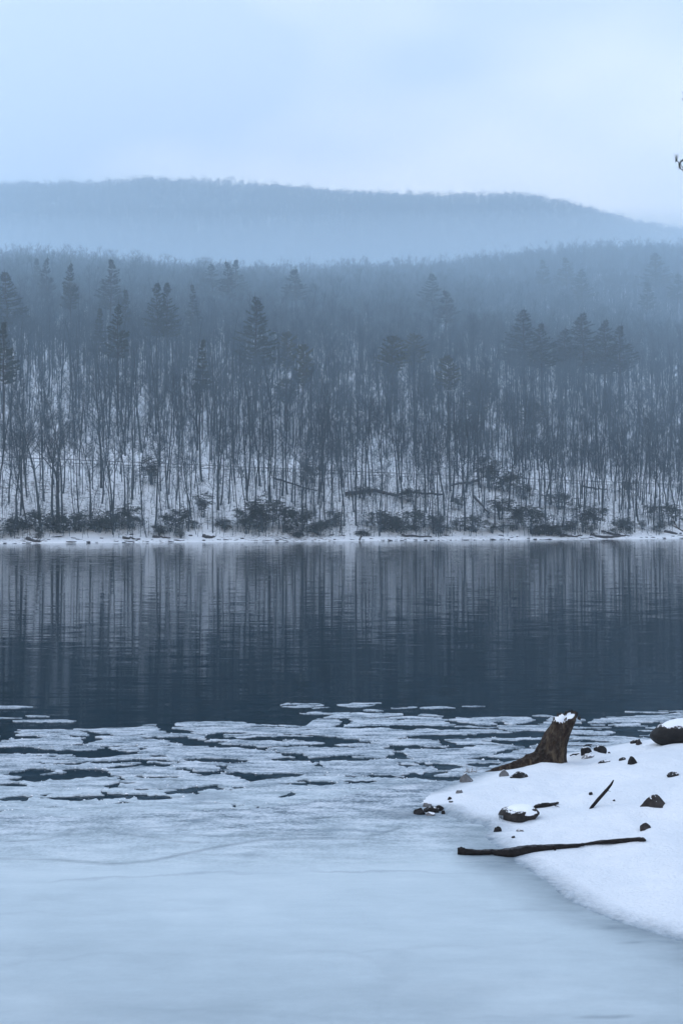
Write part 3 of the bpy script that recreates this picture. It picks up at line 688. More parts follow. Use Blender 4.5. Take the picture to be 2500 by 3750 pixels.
for i in IND:
    x, y, _, v, rz, sx, k, ln, key = TREES[i]; z = float(tz[i])
    e = place_tree('bare_tree', HW[v], (x, y, z), rz, (sx, sx, k), (0, 0))
    e.rotation_mode = 'QUATERNION'; e.rotation_quaternion = Matrix.Rotation(R(ln), 3, 'Y').to_quaternion() @ Matrix.Rotation(rz, 3, 'Z').to_quaternion()
    tag(e, final[i], 'tree', 'bare trees on the far bank')

def gn_scatter(name, pts, rots, scls, idx, meshes):
    """one object whose points carry instanced plants (past the limit of countable ones)"""
    c = bpy.data.collections.new(name + '_kinds')
    for k, m in enumerate(meshes): c.objects.link(bpy.data.objects.new('%s_kind_%02d' % (name, k), m))
    me = bpy.data.meshes.new(name); me.from_pydata([tuple(p) for p in pts], [], [])
    a = me.attributes.new('rotv', 'FLOAT_VECTOR', 'POINT'); a.data.foreach_set('vector', np.asarray(rots, dtype=np.float32).ravel())
    a = me.attributes.new('sclv', 'FLOAT_VECTOR', 'POINT'); a.data.foreach_set('vector', np.asarray(scls, dtype=np.float32).ravel())
    a = me.attributes.new('kindv', 'INT', 'POINT'); a.data.foreach_set('value', np.asarray(idx, dtype=np.int32))
    o = link(name, me); g = bpy.data.node_groups.new(name, 'GeometryNodeTree')
    g.interface.new_socket('Geometry', in_out='INPUT', socket_type='NodeSocketGeometry'); g.interface.new_socket('Geometry', in_out='OUTPUT', socket_type='NodeSocketGeometry')
    N = g.nodes.new; gi = N('NodeGroupInput'); go = N('NodeGroupOutput'); ip = N('GeometryNodeInstanceOnPoints'); ci = N('GeometryNodeCollectionInfo')
    ci.inputs['Collection'].default_value = c; ci.inputs['Separate Children'].default_value = True; ci.inputs['Reset Children'].default_value = True
    def at(nm, ty):
        n = N('GeometryNodeInputNamedAttribute'); n.data_type = ty; n.inputs['Name'].default_value = nm; return n.outputs['Attribute']
    l = g.links.new; l(gi.outputs[0], ip.inputs['Points']); l(ci.outputs[0], ip.inputs['Instance']); ip.inputs['Pick Instance'].default_value = True
    l(at('kindv', 'INT'), ip.inputs['Instance Index']); l(at('rotv', 'FLOAT_VECTOR'), ip.inputs['Rotation']); l(at('sclv', 'FLOAT_VECTOR'), ip.inputs['Scale'])
    l(ip.outputs[0], go.inputs[0]); md = o.modifiers.new('scatter', 'NODES'); md.node_group = g; return o
P, Ro, Sc, Ix = [], [], [], []
for i in REST:
    x, y, _, v, rz, sx, k, ln, key = TREES[i]; P.append((x, y, float(tz[i]))); Ro.append((R(rnd.gauss(0, 1.5)), R(ln), rz)); Sc.append((sx * 1.15, sx * 1.15, k)); Ix.append(v)
tag(gn_scatter('hillside_forest', P, Ro, Sc, Ix, [h['both'] for h in HW]), 'bare hardwood forest covering the slope above the road', 'forest', kind='stuff')
n_forest = len(P)

# forest on the far hill
P, Ro, Sc, Ix = [], [], [], []
for Y in np.arange(985, 1345, 4.6):
    for X in np.arange(-0.26 * Y - 12, 0.26 * Y + 12, 4.6):
        x = X + rnd.uniform(-3, 3); y = Y + rnd.uniform(-3, 3); k = rnd.uniform(.5, .72); P.append((x, y, 0)); Ro.append((0, 0, rnd.random() * 6.28)); Sc.append((k * 1.5, k * 1.5, k)); Ix.append(rnd.randrange(8))
for Y in np.arange(1296, 1350, 3.2):                # the crest, seen edge-on
    for X in np.arange(-0.26 * Y - 12, 0.26 * Y + 12, 3.2):
        x = X + rnd.uniform(-1.6, 1.6); y = Y + rnd.uniform(-1.6, 1.6); k = rnd.uniform(.3, .62) * (1 + .55 * float(fbm(np.array([x * .03]), np.array([y * .03]), 95, 3)[0])); P.append((x, y, 0)); Ro.append((0, 0, rnd.random() * 6.28)); Sc.append((k * 1.7, k * 1.7, k)); Ix.append(rnd.randrange(8))
pa = np.array(P); pa[:, 2] = fz(pa[:, 0], pa[:, 1])
tag(gn_scatter('far_forest', pa.tolist(), Ro, Sc, Ix, [h['both'] for h in HW]), 'hazy bare forest on the distant ridge', 'forest', kind='stuff')

# ------------------------------------------------------------------ evergreens standing out of the wood: tip pixel, visible width, kind, label
CON = [(32, 998, 130, 0, 'broad dark pine at the left margin above the wood'), (139, 943, 40, 2, 'small pointed evergreen left of a pair near the skyline'), (171, 940, 55, 1, 'thin pine right of a pair near the skyline, upper left'),
       (259, 960, 60, 1, 'narrow pine near the skyline left of the solitary upper pine'), (402, 950, 100, 0, 'solitary cone-shaped pine near the skyline, left of the twin pines'), (255, 1035, 55, 3, 'round-topped pine below the narrow skyline pine'),
       (458, 1058, 45, 2, 'slim spiry evergreen just above the yellowish young pine'), (362, 1130, 45, 2, 'short dark evergreen left of the yellowish young pine'), (430, 1108, 80, 1, 'yellowish young pine low left of the twin pines'),
       (574, 1034, 92, 0, 'dark pine, the left one of the twin pines'), (612, 1036, 84, 0, 'dark pine, the right one of the twin pines'), (709, 1038, 42, 2, 'thin spire pine between the twin pines and the skyline pair'),
       (777, 966, 92, 1, 'ragged pine left of the tall forked skyline pair'), (837, 955, 60, 1, 'pine with twin leaders, left of the tall skyline pair'), (861, 951, 80, 0, 'tall pine, right of the tall skyline pair'),
       (936, 1086, 150, 4, 'widest dark pine standing alone in the middle left slope'), (1084, 982, 90, 1, 'solitary pine near the skyline at the middle'), (741, 1241, 32, 2, 'tiny dark evergreen alone low in the wood'),
       (1052, 1222, 62, 3, 'rounded pine below and right of the widest dark pine'), (1104, 1264, 58, 3, 'lower rounded pine right of another rounded pine'), (1585, 1002, 92, 0, 'upper pine of the leaning middle-right pair'),
       (1636, 1060, 84, 1, 'lower pine of the middle-right pair with a long side limb'), (1987, 947, 52, 1, 'small pine near the skyline left of the bluish pine'), (2079, 943, 84, 0, 'bluish pine near the skyline with a broad neighbour'),
       (2130, 985, 92, 4, 'broad pine right of the bluish skyline pine'), (2402, 923, 110, 4, 'large pine near the skyline by the right margin'), (1919, 1134, 150, 4, 'tall layered pine left of the big right-hand group'),
       (1985, 1185, 110, 0, 'lower pine leaning on the tall layered pine'), (2139, 1146, 170, 4, 'tallest pine of the big right-hand group'), (2214, 1172, 130, 4, 'middle pine of the big right-hand group'), (2268, 1195, 120, 0, 'outer pine with long right limbs in the big right-hand group'),
       (2070, 1200, 100, 1, 'lower left pine of the big right-hand group'), (1429, 1232, 84, 5, 'left one of two round-headed pines at mid slope'), (1517, 1226, 76, 5, 'right one of two round-headed pines at mid slope'), (1648, 1305, 64, 5, 'lower round-headed pine right of the two'),
       (1728, 1440, 84, 3, 'ragged olive pine amid trunks below the round-headed pines'), (1951, 1478, 84, 3, 'dark flat-topped pine amid trunks right of middle'), (1045, 1390, 84, 3, 'olive pine amid bare trunks left of the middle'),
       (2480, 1000, 80, 1, 'pine half cut by the right margin'), (15, 1180, 40, 0, 'dark pine cut by the left margin'), (2370, 1030, 60, 1, 'slim pine below the large skyline pine on the right')]
for px, py, wpx, v, lab in CON:
    c = CF[v]; H = c['H'] * rnd.uniform(.94, 1.06) * (.52 if py > 1380 else (.88 if wpx < 50 else (.94 if py < 1120 else .9))); x, y, z = hill_top(px, py, H)
    wm = max(0.7, min(1.0 if py > 1380 else 1.6, 1.18 * wpx / FOC * y / (2 * c['wid'] * 0.8)))
    e = place_tree('pine_tree', c, (x, y, z), rnd.random() * 6.28, (wm, wm, H / c['H']), (R(rnd.gauss(0, 1)), R(rnd.gauss(0, 1))), ('trunk', 'limbs', 'crown'))
    tag(e, lab, 'pine tree', 'evergreens standing out of the bare wood')

# ------------------------------------------------------------------ undergrowth: shrubs, saplings
def shrub(seed, wd, ht, n=900, leaf=0.16):
    g = random.Random(seed); SV, SF, LV, LF = [], [], [], []
    cl = []
    for k in range(9):
        a = g.random() * 6.28; rr = g.uniform(.1, .48) * wd; tp = Vector((math.cos(a) * rr, math.sin(a) * rr * .7, ht * g.uniform(.45, .95)))
        tube(SV, SF, [(math.cos(a) * .1, math.sin(a) * .1, -.2), tp * 0.55 + Vector((g.gauss(0, .1), g.gauss(0, .1), 0)), tp], [.035, .025, .012], 4)
        for j in range(5): cl.append(tp * g.uniform(.5, 1.0) + Vector((g.gauss(0, .2) * wd, g.gauss(0, .14) * wd, g.gauss(0, .09) * ht)))
    for k in range(n // 7):
        c = g.choice(cl) + Vector((g.gauss(0, .17), g.gauss(0, .17), g.gauss(0, .12)))
        c.z = max(0.1, c.z); ph = g.random() * 6.28
        for j in range(7):                          # a whorl of drooping leaves
            a = ph + j * .9; d = Vector((math.cos(a), math.sin(a), g.uniform(-.55, .15))); s_ = Vector((-math.sin(a), math.cos(a), 0)) * leaf * .22; l_ = leaf * g.uniform(.8, 1.3); b = len(LV)
            for q_ in (c, c + d * l_ * .5 + s_ + Vector((0, 0, .02)), c + d * l_, c + d * l_ * .5 - s_ + Vector((0, 0, .02))): LV.append((q_.x, q_.y, q_.z))
            LF.append((b, b + 1, b + 2, b + 3))
    return dict(w=wd, h=ht, stems=mesh_of('stems', SV, SF, [M_TWIG]), leaves=mesh_of('leaves', LV, LF, [M_RHODO], False))
SHV = [shrub(500, 3.2, 2.0, 2400, .19), shrub(501, 2.4, 2.4, 2100, .19), shrub(502, 2.6, 1.5, 1900, .19), shrub(503, 1.8, 3.2, 1900, .19)]
SHR = [(75, 1945, 110, 55, 'low evergreen shrub at the left end of the far shore'), (135, 1948, 90, 70, 'leafy evergreen shrub second from the left on the shore'), (205, 1950, 100, 75, 'dense evergreen shrub under the thick left trunks'), (285, 1948, 90, 60, 'thin evergreen shrub right of the thick left trunks'),
       (360, 1950, 100, 70, 'evergreen shrub with dark skirt on the left shore'), (420, 1945, 70, 75, 'evergreen shrub behind the left beach'), (475, 1935, 80, 80, 'bushy evergreen climbing the left bank'), (620, 1950, 80, 60, 'low shrub left of the snowy ledge'), (665, 1940, 70, 75, 'shrub just left of the snowy ledge'),
       (745, 1895, 60, 85, 'narrow evergreen rising above the snowy ledge'), (555, 1775, 70, 95, 'dark evergreen amid trunks halfway up on the left'), (905, 1955, 90, 95, 'left end of the widest evergreen thicket'), (965, 1950, 130, 120, 'tallest bush in the widest evergreen thicket'), (1040, 1950, 110, 85, 'middle bush of the widest evergreen thicket'),
       (1105, 1945, 90, 80, 'right end of the widest evergreen thicket'), (1170, 1962, 90, 45, 'low shrub right of the widest thicket'), (1225, 1930, 60, 60, 'small shrub left of the white-footed trunk'), (1395, 1948, 100, 70, 'left bush of the broad shrubs below the fallen log'), (1460, 1955, 90, 65, 'middle bush of the broad shrubs below the fallen log'),
       (1520, 1945, 90, 70, 'right bush of the broad shrubs below the fallen log'), (1600, 1945, 70, 60, 'small bush right of the broad shrubs'), (1145, 1770, 80, 70, 'rounded leafy shrub high on the middle bank'), (1330, 1830, 60, 50, 'dark shrub at the left end of the fallen log'), (1735, 1950, 90, 55, 'low shrub under the short fallen log'),
       (1680, 1870, 50, 50, 'small shrub beside leaning trunks right of middle'), (1790, 1790, 90, 110, 'leafy shrub nearest the road right of middle'), (1850, 1800, 100, 80, 'broad leafy shrub below the road'), (1830, 1905, 90, 80, 'loose shrub left of the dark rounded thicket'), (1890, 1940, 90, 90, 'left half of the dark rounded thicket'),
       (1945, 1955, 120, 90, 'dark rounded thicket full of snow flecks'), (2010, 1960, 110, 45, 'low right skirt of the dark rounded thicket'), (2045, 1866, 110, 55, 'round shrub alone halfway up the right bank'), (2135, 1950, 70, 95, 'tall narrow evergreen, left of its pair'), (2180, 1940, 80, 80, 'tall narrow evergreen, right of its pair'),
       (2285, 1940, 60, 40, 'small dark bush by the driftwood pile'), (2450, 1925, 100, 70, 'rightmost evergreen shrub by the margin'), (2300, 1820, 60, 60, 'thin shrub amid slender stems on the right bank'), (1920, 1830, 70, 50, 'small shrub above the dark rounded thicket'), (2380, 1900, 50, 50, 'thin shrub between slender stems by the right margin'), (1500, 1838, 90, 45, 'dark brush under the right part of the fallen log')]
for i, (px, py, wp, hp, lab) in enumerate(SHR):
    x, y, z = hill_hit(px, py); r_ = hp / wp; v = SHV[3] if r_ > 1.1 else (SHV[1] if r_ > .8 else (SHV[0] if i % 2 else SHV[2])); wm, hm = wp / FOC * y, hp / FOC * y
    e = link('evergreen_shrub', None, loc=(x, y, z), rot=(0, 0, rnd.uniform(-.5, .5) + (3.14 if i % 3 else 0)), scale=(1.08 * wm / v['w'], 1.08 * wm / v['w'], 1.35 * hm / v['h']))
    link('stems', v['stems'], e); link('leaves', v['leaves'], e); tag(e, lab, 'shrub', 'evergreen shrubs on the far bank')
FILL = {}
for k in range(46):
    tt = -50 + 112 * (k + rnd.random()) / 46; ss = rnd.uniform(2.0, 6.5); x, y = xy(ss, tt); z = float(hz(np.array([x]), np.array([y]))[0]); px = to_px(x, y, z)[0]; v = SHV[k % 4]; kk = rnd.uniform(.55, 1.0)
    e = link('evergreen_shrub', None, loc=(x, y, z), rot=(0, 0, rnd.random() * 6.28), scale=(kk * 1.15, kk * 1.15, kk * (.7 if k % 4 == 3 else 1))); link('stems', v['stems'], e); link('leaves', v['leaves'], e)
    FILL.setdefault(min(LMX, key=lambda a: abs(a[0] - px))[1], []).append((px, e))
for lm, lst in FILL.items():
    lst.sort(key=lambda a: a[0])
    for n, (px, e) in enumerate(lst): tag(e, ('' if len(lst) == 1 else ORD[n] + ' ') + f'loose small evergreen bush filling in by {lm}', 'shrub', 'evergreen shrubs on the far bank')
def sapling(seed, H):
    g = random.Random(seed); V, Fc = [], []
    pts = [Vector((0, 0, -.2))]
    for i in range(5): pts.append(pts[-1] + Vector((g.gauss(0, .09) * H / 5, g.gauss(0, .09) * H / 5, H / 5)))
    tube(V, Fc, pts, [.04, .035, .03, .022, .014, .006], 4)
    for k in range(16):
        j = g.randint(1, 4); a = g.random() * 6.28; p = pts[j].lerp(pts[j + 1], g.random()); d = (math.cos(a), math.sin(a), g.uniform(.1, .9)); l_ = g.uniform(.5, 1.3)
        spike(V, Fc, p, d, l_, .013)
        for q_ in range(3): spike(V, Fc, p + Vector(d).normalized() * l_ * g.uniform(.2, .8), (d[0] + g.gauss(0, .6), d[1] + g.gauss(0, .6), d[2] + g.gauss(0, .4)), .4, .009)
    return mesh_of('sapling', V, Fc, [M_TWIG], False)
SAP = [sapling(700 + i, h) for i, h in enumerate((3.2, 4.5, 6.0, 2.2, 5.2))]
P, Ro, Sc, Ix = [], [], [], []
for k in range(3400):
    ss = 2.2 + 66 * rnd.random() ** 1.5; tt = rnd.uniform(-70, 110); x, y = xy(ss, tt)
    if 29 < ss < 36.5 or not inview(x, y): continue
    kk = rnd.uniform(.6, 1.15); P.append((x, y, 0)); Ro.append((R(rnd.gauss(0, 7)), R(rnd.gauss(0, 7)), rnd.random() * 6.28)); Sc.append((kk, kk, kk)); Ix.append(rnd.randrange(5))
pa = np.array(P); pa[:, 2] = hz(pa[:, 0], pa[:, 1])
tag(gn_scatter('undergrowth', pa.tolist(), Ro, Sc, Ix, SAP), 'thin leafless saplings and brush on the far bank', 'undergrowth', kind='stuff')

# ------------------------------------------------------------------ road and guard rail on the slope
tv = np.arange(-85, 130, 2.5); rs = np.array([30.4, 31.5, 33.5, 35.2]); RS, RT = np.meshgrid(rs, tv); RX, RY = xy(RS, RT)
tag(link('road', grid_mesh('road', RX, RY, 11.5 * road_fall(RT) + 0.12, [M_SNOW])), 'snow-covered road cut along the far slope', 'road', kind='structure')
rail = link('guard_rail', None, loc=(*xy(30.6, 0), 11.6))
o0 = Vector((*xy(30.6, 0), 11.6)); V, Fc = [], []
for t_ in np.arange(-82, 128, 4.0):
    x, y = xy(30.6, t_)
    for dz, dn in ((.72, 0), (.77, -.03), (.80, 0), (.84, -.03), (.90, 0)): V.append((x - o0.x + dn * -SN, y - o0.y + dn * CN, dz * .6 + 11.5 * float(road_fall(t_)) - 11.5 + .02 * math.sin(t_)))
for i in range(len(V) // 5 - 1):
    for k in range(4): Fc.append((i * 5 + k, i * 5 + 5 + k, i * 5 + 6 + k, i * 5 + 1 + k))
rm = mesh_of('rail', V, Fc, [M_RAIL], False); ro = link('rail', rm, rail); sm = ro.modifiers.new('thickness', 'SOLIDIFY'); sm.thickness = 0.03
pm = mesh_of('post', [(a * .07, b * .07, c) for c in (-.3, .9) for a, b in ((-1, -1), (1, -1), (1, 1), (-1, 1))], [(0, 1, 5, 4), (1, 2, 6, 5), (2, 3, 7, 6), (3, 0, 4, 7), (4, 5, 6, 7)], [M_RAIL], False)
for t_ in np.arange(-78, 126, 6.0):
    x, y = xy(30.75, t_); link('post', pm, rail, loc=(x - o0.x, y - o0.y, 11.5 * float(road_fall(t_)) - 11.5), scale=(.8, .8, .6))
tag(rail, 'long dark guard rail running along the road across the slope', 'guard rail')

# ------------------------------------------------------------------ rocks
def ico(sub):
    import bmesh
    b = bmesh.new(); bmesh.ops.create_icosphere(b, subdivisions=sub, radius=1.0); b.verts.ensure_lookup_table()
    V = np.array([v.co[:] for v in b.verts]); Fc = [[v.index for v in f.verts] for f in b.faces]; b.free(); return V, Fc
ICO3, ICO2 = ico(4), ico(2)
def rock_mesh(seed, dims, mat, hi=True, facets=7, rough=0.10, name='rock', wedge=0.0):
    V, Fc = ICO3 if hi else ICO2; g = np.random.default_rng(seed); P_ = V.copy()
    for k in range(facets):                        # flat broken faces
        n = g.normal(size=3); n[2] = abs(n[2]) * .8; n /= np.linalg.norm(n); c = g.uniform(.52, .85); d = P_ @ n; P_ = P_ - np.outer(np.maximum(d - c, 0) * .92, n)
    az = np.arctan2(V[:, 1], V[:, 0]); r_ = 1 + rough * fbm(V[:, 0] * 1.6 + V[:, 2] * 1.1 + seed, V[:, 1] * 1.6 - V[:, 2] * .9, seed, 4)
    P_ = P_ * r_[:, None]; P_[:, 2] *= 1 + wedge * P_[:, 0]; P_ = P_ / np.abs(P_).max(0) * (np.array(dims) / 2)
    return mesh_of(name, P_.tolist(), Fc, [mat], True)
def snow_cap(seed, dims, top=0.35, th=0.03):
    """mound of snow following the upper half of a rock of that size"""
    n, m = 14, 36; g = random.Random(seed); V, Fc = [(0, 0, dims[2] / 2 + th * 1.3)], []
    for i in range(1, n + 1):
        for k in range(m):
            a = 2 * math.pi * k / m; rr = i / n; e = 1 + 0.10 * math.sin(3 * a + seed) + 0.06 * math.sin(7 * a + 2 * seed) + .04 * math.sin(13 * a)
            x = math.cos(a) * dims[0] / 2 * rr * .93 * e; y = math.sin(a) * dims[1] / 2 * rr * .93 * e
            z = dims[2] / 2 * math.sqrt(max(0, 1 - (rr * .93) ** 2)) * 1.0 + th * (1.3 * (1 - rr ** 6)) - (th * 1.2 if i == n else 0); V.append((x, y, z))
    for k in range(m): Fc.append((0, 1 + k, 1 + (k + 1) % m))
    for i in range(n - 1):
        for k in range(m): a, b = 1 + i * m + k, 1 + i * m + (k + 1) % m; Fc.append((a, a + m, b + m, b))
    return mesh_of('snow_cap', V, Fc, [M_SNOW])
# foot pixel (bottom middle), width and height in pixels, material, label
ROCKS = [(2398, 2962, 100, 54, M_ROCKB, 'angular grey-brown boulder standing clear on the snow by the right margin', (-.12, 10, .55)), (2146, 2764, 42, 30, M_ROCK, 'dark dome-shaped rock nearest the stump', 0), (2197, 2756, 46, 28, M_ROCK, 'larger dark dome-shaped rock right of the one by the stump', 0),
         (2150, 2777, 52, 16, M_ROCKG, 'flat tan stone under the two dark domed rocks', 0), (2211, 2792, 46, 10, M_ROCK, 'thin dark sliver of stone right of the flat tan one', 0), (2277, 2784, 25, 12, M_ROCK, 'small dark stone left of the sharp black one', 0),
         (2315, 2800, 34, 34, M_ROCK, 'sharp black stone with a vertical left face', (.1, 9, -.55)), (2330, 2721, 42, 20, M_ROCK, 'low dark slab at the back edge of the bank', 0), (2337, 2728, 24, 16, M_ROCKB, 'brown pebble in front of the low dark slab', 0),
         (2470, 2842, 52, 18, M_ROCK, 'dark flat stone peeking out of the snow by the right margin', 0), (2162, 2912, 15, 16, M_ROCK, 'pebble left of the upright stick', 0), (2246, 2933, 10, 7, M_ROCK, 'tiny pebble right of the upright stick', 0),
         (2358, 3038, 46, 24, M_ROCKB, 'tilted thin stone below the angular boulder', (-.35, 4, .5)), (1846, 2842, 36, 26, M_ROCKG, 'pale grey stone under the stump root', 0), (1900, 2850, 62, 24, M_ROCK, 'dark oval stone under the stump', 0),
         (1708, 2864, 46, 36, M_ROCKG, 'grey domed stone at the tip of the stump root', 0), (1820, 3046, 30, 22, M_ROCK, 'small black stone left below the ledge rock', 0), (1904, 3044, 28, 12, M_ROCKG, 'flat grey pebble below the ledge rock', 0),
         (1876, 3070, 16, 9, M_ROCK, 'tiny pebble on the snow lobe above the log', 0), (1538, 2980, 46, 24, M_ROCK, 'wet black rock at the outermost tip of the point', 0), (1583, 2972, 60, 22, M_ROCK, 'wide black wet rock in the hollow of the point', 0),
         (1606, 2966, 34, 20, M_ROCK, 'black wet rock at the back of the hollow', 0), (1575, 2985, 32, 13, M_ROCKG, 'smooth grey pebble lying before the wet black rocks', 0), (1623, 2978, 16, 12, M_ROCK, 'small black stone right of the hollow', 0),
         (1680, 2905, 24, 16, M_ROCKG, 'snow-dusted stone on the crest of the point', 0), (1645, 2929, 16, 12, M_ROCK, 'narrow dark stone halfway down the point', 0), (1652, 2938, 18, 8, M_ROCK, 'thin dark chip below the narrow stone on the point', 0), (2228, 2758, 12, 6, M_ROCK, 'tiny speck of stone right of the domed rocks', 0), (1565, 2952, 34, 16, M_ROCKG, 'half-buried frosted stone above the wet hollow', 0)]
for i, (px, py, wp, hp, mt, lab, ex) in enumerate(ROCKS):
    x, y, z = bank_hit(px, py); sc = y / FOC; wd, ht = wp * sc * 1.1, hp * sc * 1.25; dp = wd * .75
    o = link('rock', rock_mesh(40 + i, (wd, dp, ht * 1.25), mt, True, ex[1] if ex else 6, .12, 'rock', ex[2] if ex else 0.0), loc=(x, y + dp * .35, z + ht * .08), rot=(0, ex[0] if ex else rnd.uniform(-.12, .12), 0))
    tag(o, lab, 'rock', 'stones sticking out of the snowy bank')
# boulder under snow at the right margin
x, y, z = bank_hit(2480, 2722); e = link('boulder', None, loc=(x + .14, y + .25, z + .07)); dm = (.86, .6, .36)
link('stone', rock_mesh(90, dm, M_ROCK, True, 5, .1, 'stone'), e); link('snow_cap', snow_cap(3, (dm[0] * .80, dm[1] * .86, dm[2] * .98), .3, .02), e); tag(e, 'large dark mossy boulder with a thick snow cap at the right margin', 'boulder')
# ledge rock with icicles
x, y, z = bank_hit(1895, 3012); e = link('ledge_rock', None, loc=(x + .02, y + .16, z + .045)); dm = (.42, .40, .17)
link('stone', rock_mesh(95, dm, M_ROCKB, True, 4, .14, 'stone'), e, rot=(0, 0, .25)); sc_ = link('snow_cap', snow_cap(5, (dm[0] * .80, dm[1] * .9, dm[2] * .93), .3, .010), e, loc=(.035, .02, 0))
t = NT('icicle_ice'); t.base((.55, .63, .7)); t.rough(.15); t.b.inputs['Transmission Weight'].default_value = .5; M_ICICLE = t.m
for k, (dx, ln) in enumerate(((-.2, .06), (-.188, .05), (-.172, .065))):
    V, Fc = [], []; tube(V, Fc, [(0, 0, .02), (0, 0, -ln * .5), (0, 0, -ln)], [.004, .003, .001], 6); link('icicle', mesh_of('icicle', V, Fc, [M_ICICLE]), e, loc=(dx, -.12 - .02 * k, .0))
tag(e, 'snow-topped ledge rock with small icicles on its left end', 'rock')

# ------------------------------------------------------------------ stump
def ringmesh(rings, capb=True):
    n = len(rings[0]); V = [p for r_ in rings for p in r_]; Fc = []
    for i in range(len(rings) - 1):
        for k in range(n): a, b = i * n + k, i * n + (k + 1) % n; Fc.append((a, b, b + n, a + n))
    return V, Fc
sx0, sy0 = (1992 - 1250) / FOC * 17.0, 17.0
zb = CAM_H - (2790 - HOR) / FOC * 17.0
st_e = link('tree_stump', None, loc=(sx0, sy0, zb)); NS = 72
rings = []
ptx = lambda px, py: ((px - 1992) * 17.0 / FOC, (2790 - py) * 17.0 / FOC)
prof = [(2825, 1875, 2085), (2800, 1890, 2077), (2780, 1925, 2073), (2765, 1944, 2072), (2750, 1957, 2073), (2735, 1965, 2071), (2715, 1977, 2076), (2695, 1987, 2083), (2675, 1997, 2092), (2655, 2008, 2102), (2640, 2015, 2108), (2628, 2021, 2112)]
def stump_ring(u, cx, rad, z, jag=0.0, inner=1.0):
    out = []
    for k in range(NS):
        a = 2 * math.pi * k / NS
        n1 = float(vnoise(a * 5.1 + 3, u * 1.5, 5)) - .5; n2 = float(vnoise(a * 13.0, u * 4, 6)) - .5; n3 = float(vnoise(a * 30, u * 9, 7)) - .5
        # wrap the noise round the stump
        b = min(a, 2 * math.pi - a); wgt = min(1, b / .35)
        r_ = rad * (1 + wgt * (.16 * n1 + .11 * n2 + .05 * n3)) * inner
        zz = z + jag * (wgt * (.05 * n2 + .03 * n3) + .03 * (n1))
        out.append((cx + math.cos(a) * r_, math.sin(a) * r_ * .92, zz))
    return out
NR = 40
for i in range(NR):
    u = i / (NR - 1); py = 2825 + (2624 - 2825) * u; p_ = [a[0] for a in prof][::-1]
    lx = np.interp(py, p_, [a[1] for a in prof][::-1]); rx = np.interp(py, p_, [a[2] for a in prof][::-1])
    (x1, z1), (x2, _) = ptx(lx, py), ptx(rx, py); tilt = 0
    ring = stump_ring(u, (x1 + x2) / 2, (x2 - x1) / 2, z1, 1.0 if i > NR - 3 else .15 * u)
    ring = [(x, y, z + (x - (x1 + x2) / 2) * .35 * u ** 3 + (y * .22) * u ** 4) for x, y, z in ring]   # the broken top slopes up to the right and back
    rings.append(ring)
top = rings[-1]; cxm = sum(p[0] for p in top) / NS; czm = sum(p[2] for p in top) / NS
for inn, dz in ((.86, -.012), (.6, -.03), (.25, -.035)): rings.append([(cxm + (p[0] - cxm) * inn, p[1] * inn, czm + (p[2] - czm) * inn + dz) for p in top])
V, Fc = ringmesh(rings); Fc.append(tuple(len(V) - NS + k for k in range(NS))); link('trunk', mesh_of('trunk', V, Fc, [M_STUMP]), st_e)
RP = [(1995, 2772, 46), (1950, 2783, 33), (1905, 2797, 24), (1862, 2806, 17), (1815, 2817, 12), (1775, 2829, 9), (1742, 2841, 7)]
V, Fc = [], []; rp, rr = [], []
for k in range(len(RP) - 1):
    for j in range(5):
        f = j / 5; a = [RP[k][i] * (1 - f) + RP[k + 1][i] * f for i in range(3)]; xx, zz = ptx(a[0], a[1]); rp.append((xx, -.05 - .10 * (1992 - a[0]) / 250, zz + .004 * rnd.gauss(0, 1) - (.0 if k else .02) + .022 * max(0, (1900 - a[0]) / 160))); rr.append(a[2] * 17 / FOC * rnd.uniform(.95, 1.06))
tube(V, Fc, rp, rr, 18, True); link('root', mesh_of('root', V, Fc, [M_STUMP]), st_e)
rings = []
for inn, dz in ((.97, -.03), (.92, -.006), (.75, .004), (.45, .008), (.12, .01)):
    rings.append([(cxm + (p[0] - cxm) * inn * .97, p[1] * inn * .97, czm + (p[2] - czm) * inn * .8 + dz - .012 + .006 * math.sin(7 * k)) for k, p in enumerate(top)])
V, Fc = ringmesh(rings); Fc.append(tuple(len(V) - NS + k for k in range(NS))); link('snow_cap', mesh_of('snow_cap', V, Fc, [M_SNOW]), st_e)
for k, (px, py, ln) in enumerate(((2072, 2612, .05), (2080, 2612, .035), (2024, 2636, .04), (2064, 2626, .03), (2113, 2622, .03))):
    xx, zz = ptx(px, py); V, Fc = [], []; tube(V, Fc, [(xx, .10 if k < 2 else -.09, zz - ln), (xx + .006, .10 if k < 2 else -.09, zz - ln * .3), (xx + .012, .11 if k < 2 else -.09, zz + .012)], [.022, .016, .004], 6, True); link('splinter', mesh_of('splinter', V, Fc, [M_STUMP]), st_e)
tag(st_e, 'weathered leaning tree stump with a trailing root and snow on its broken top', 'stump')

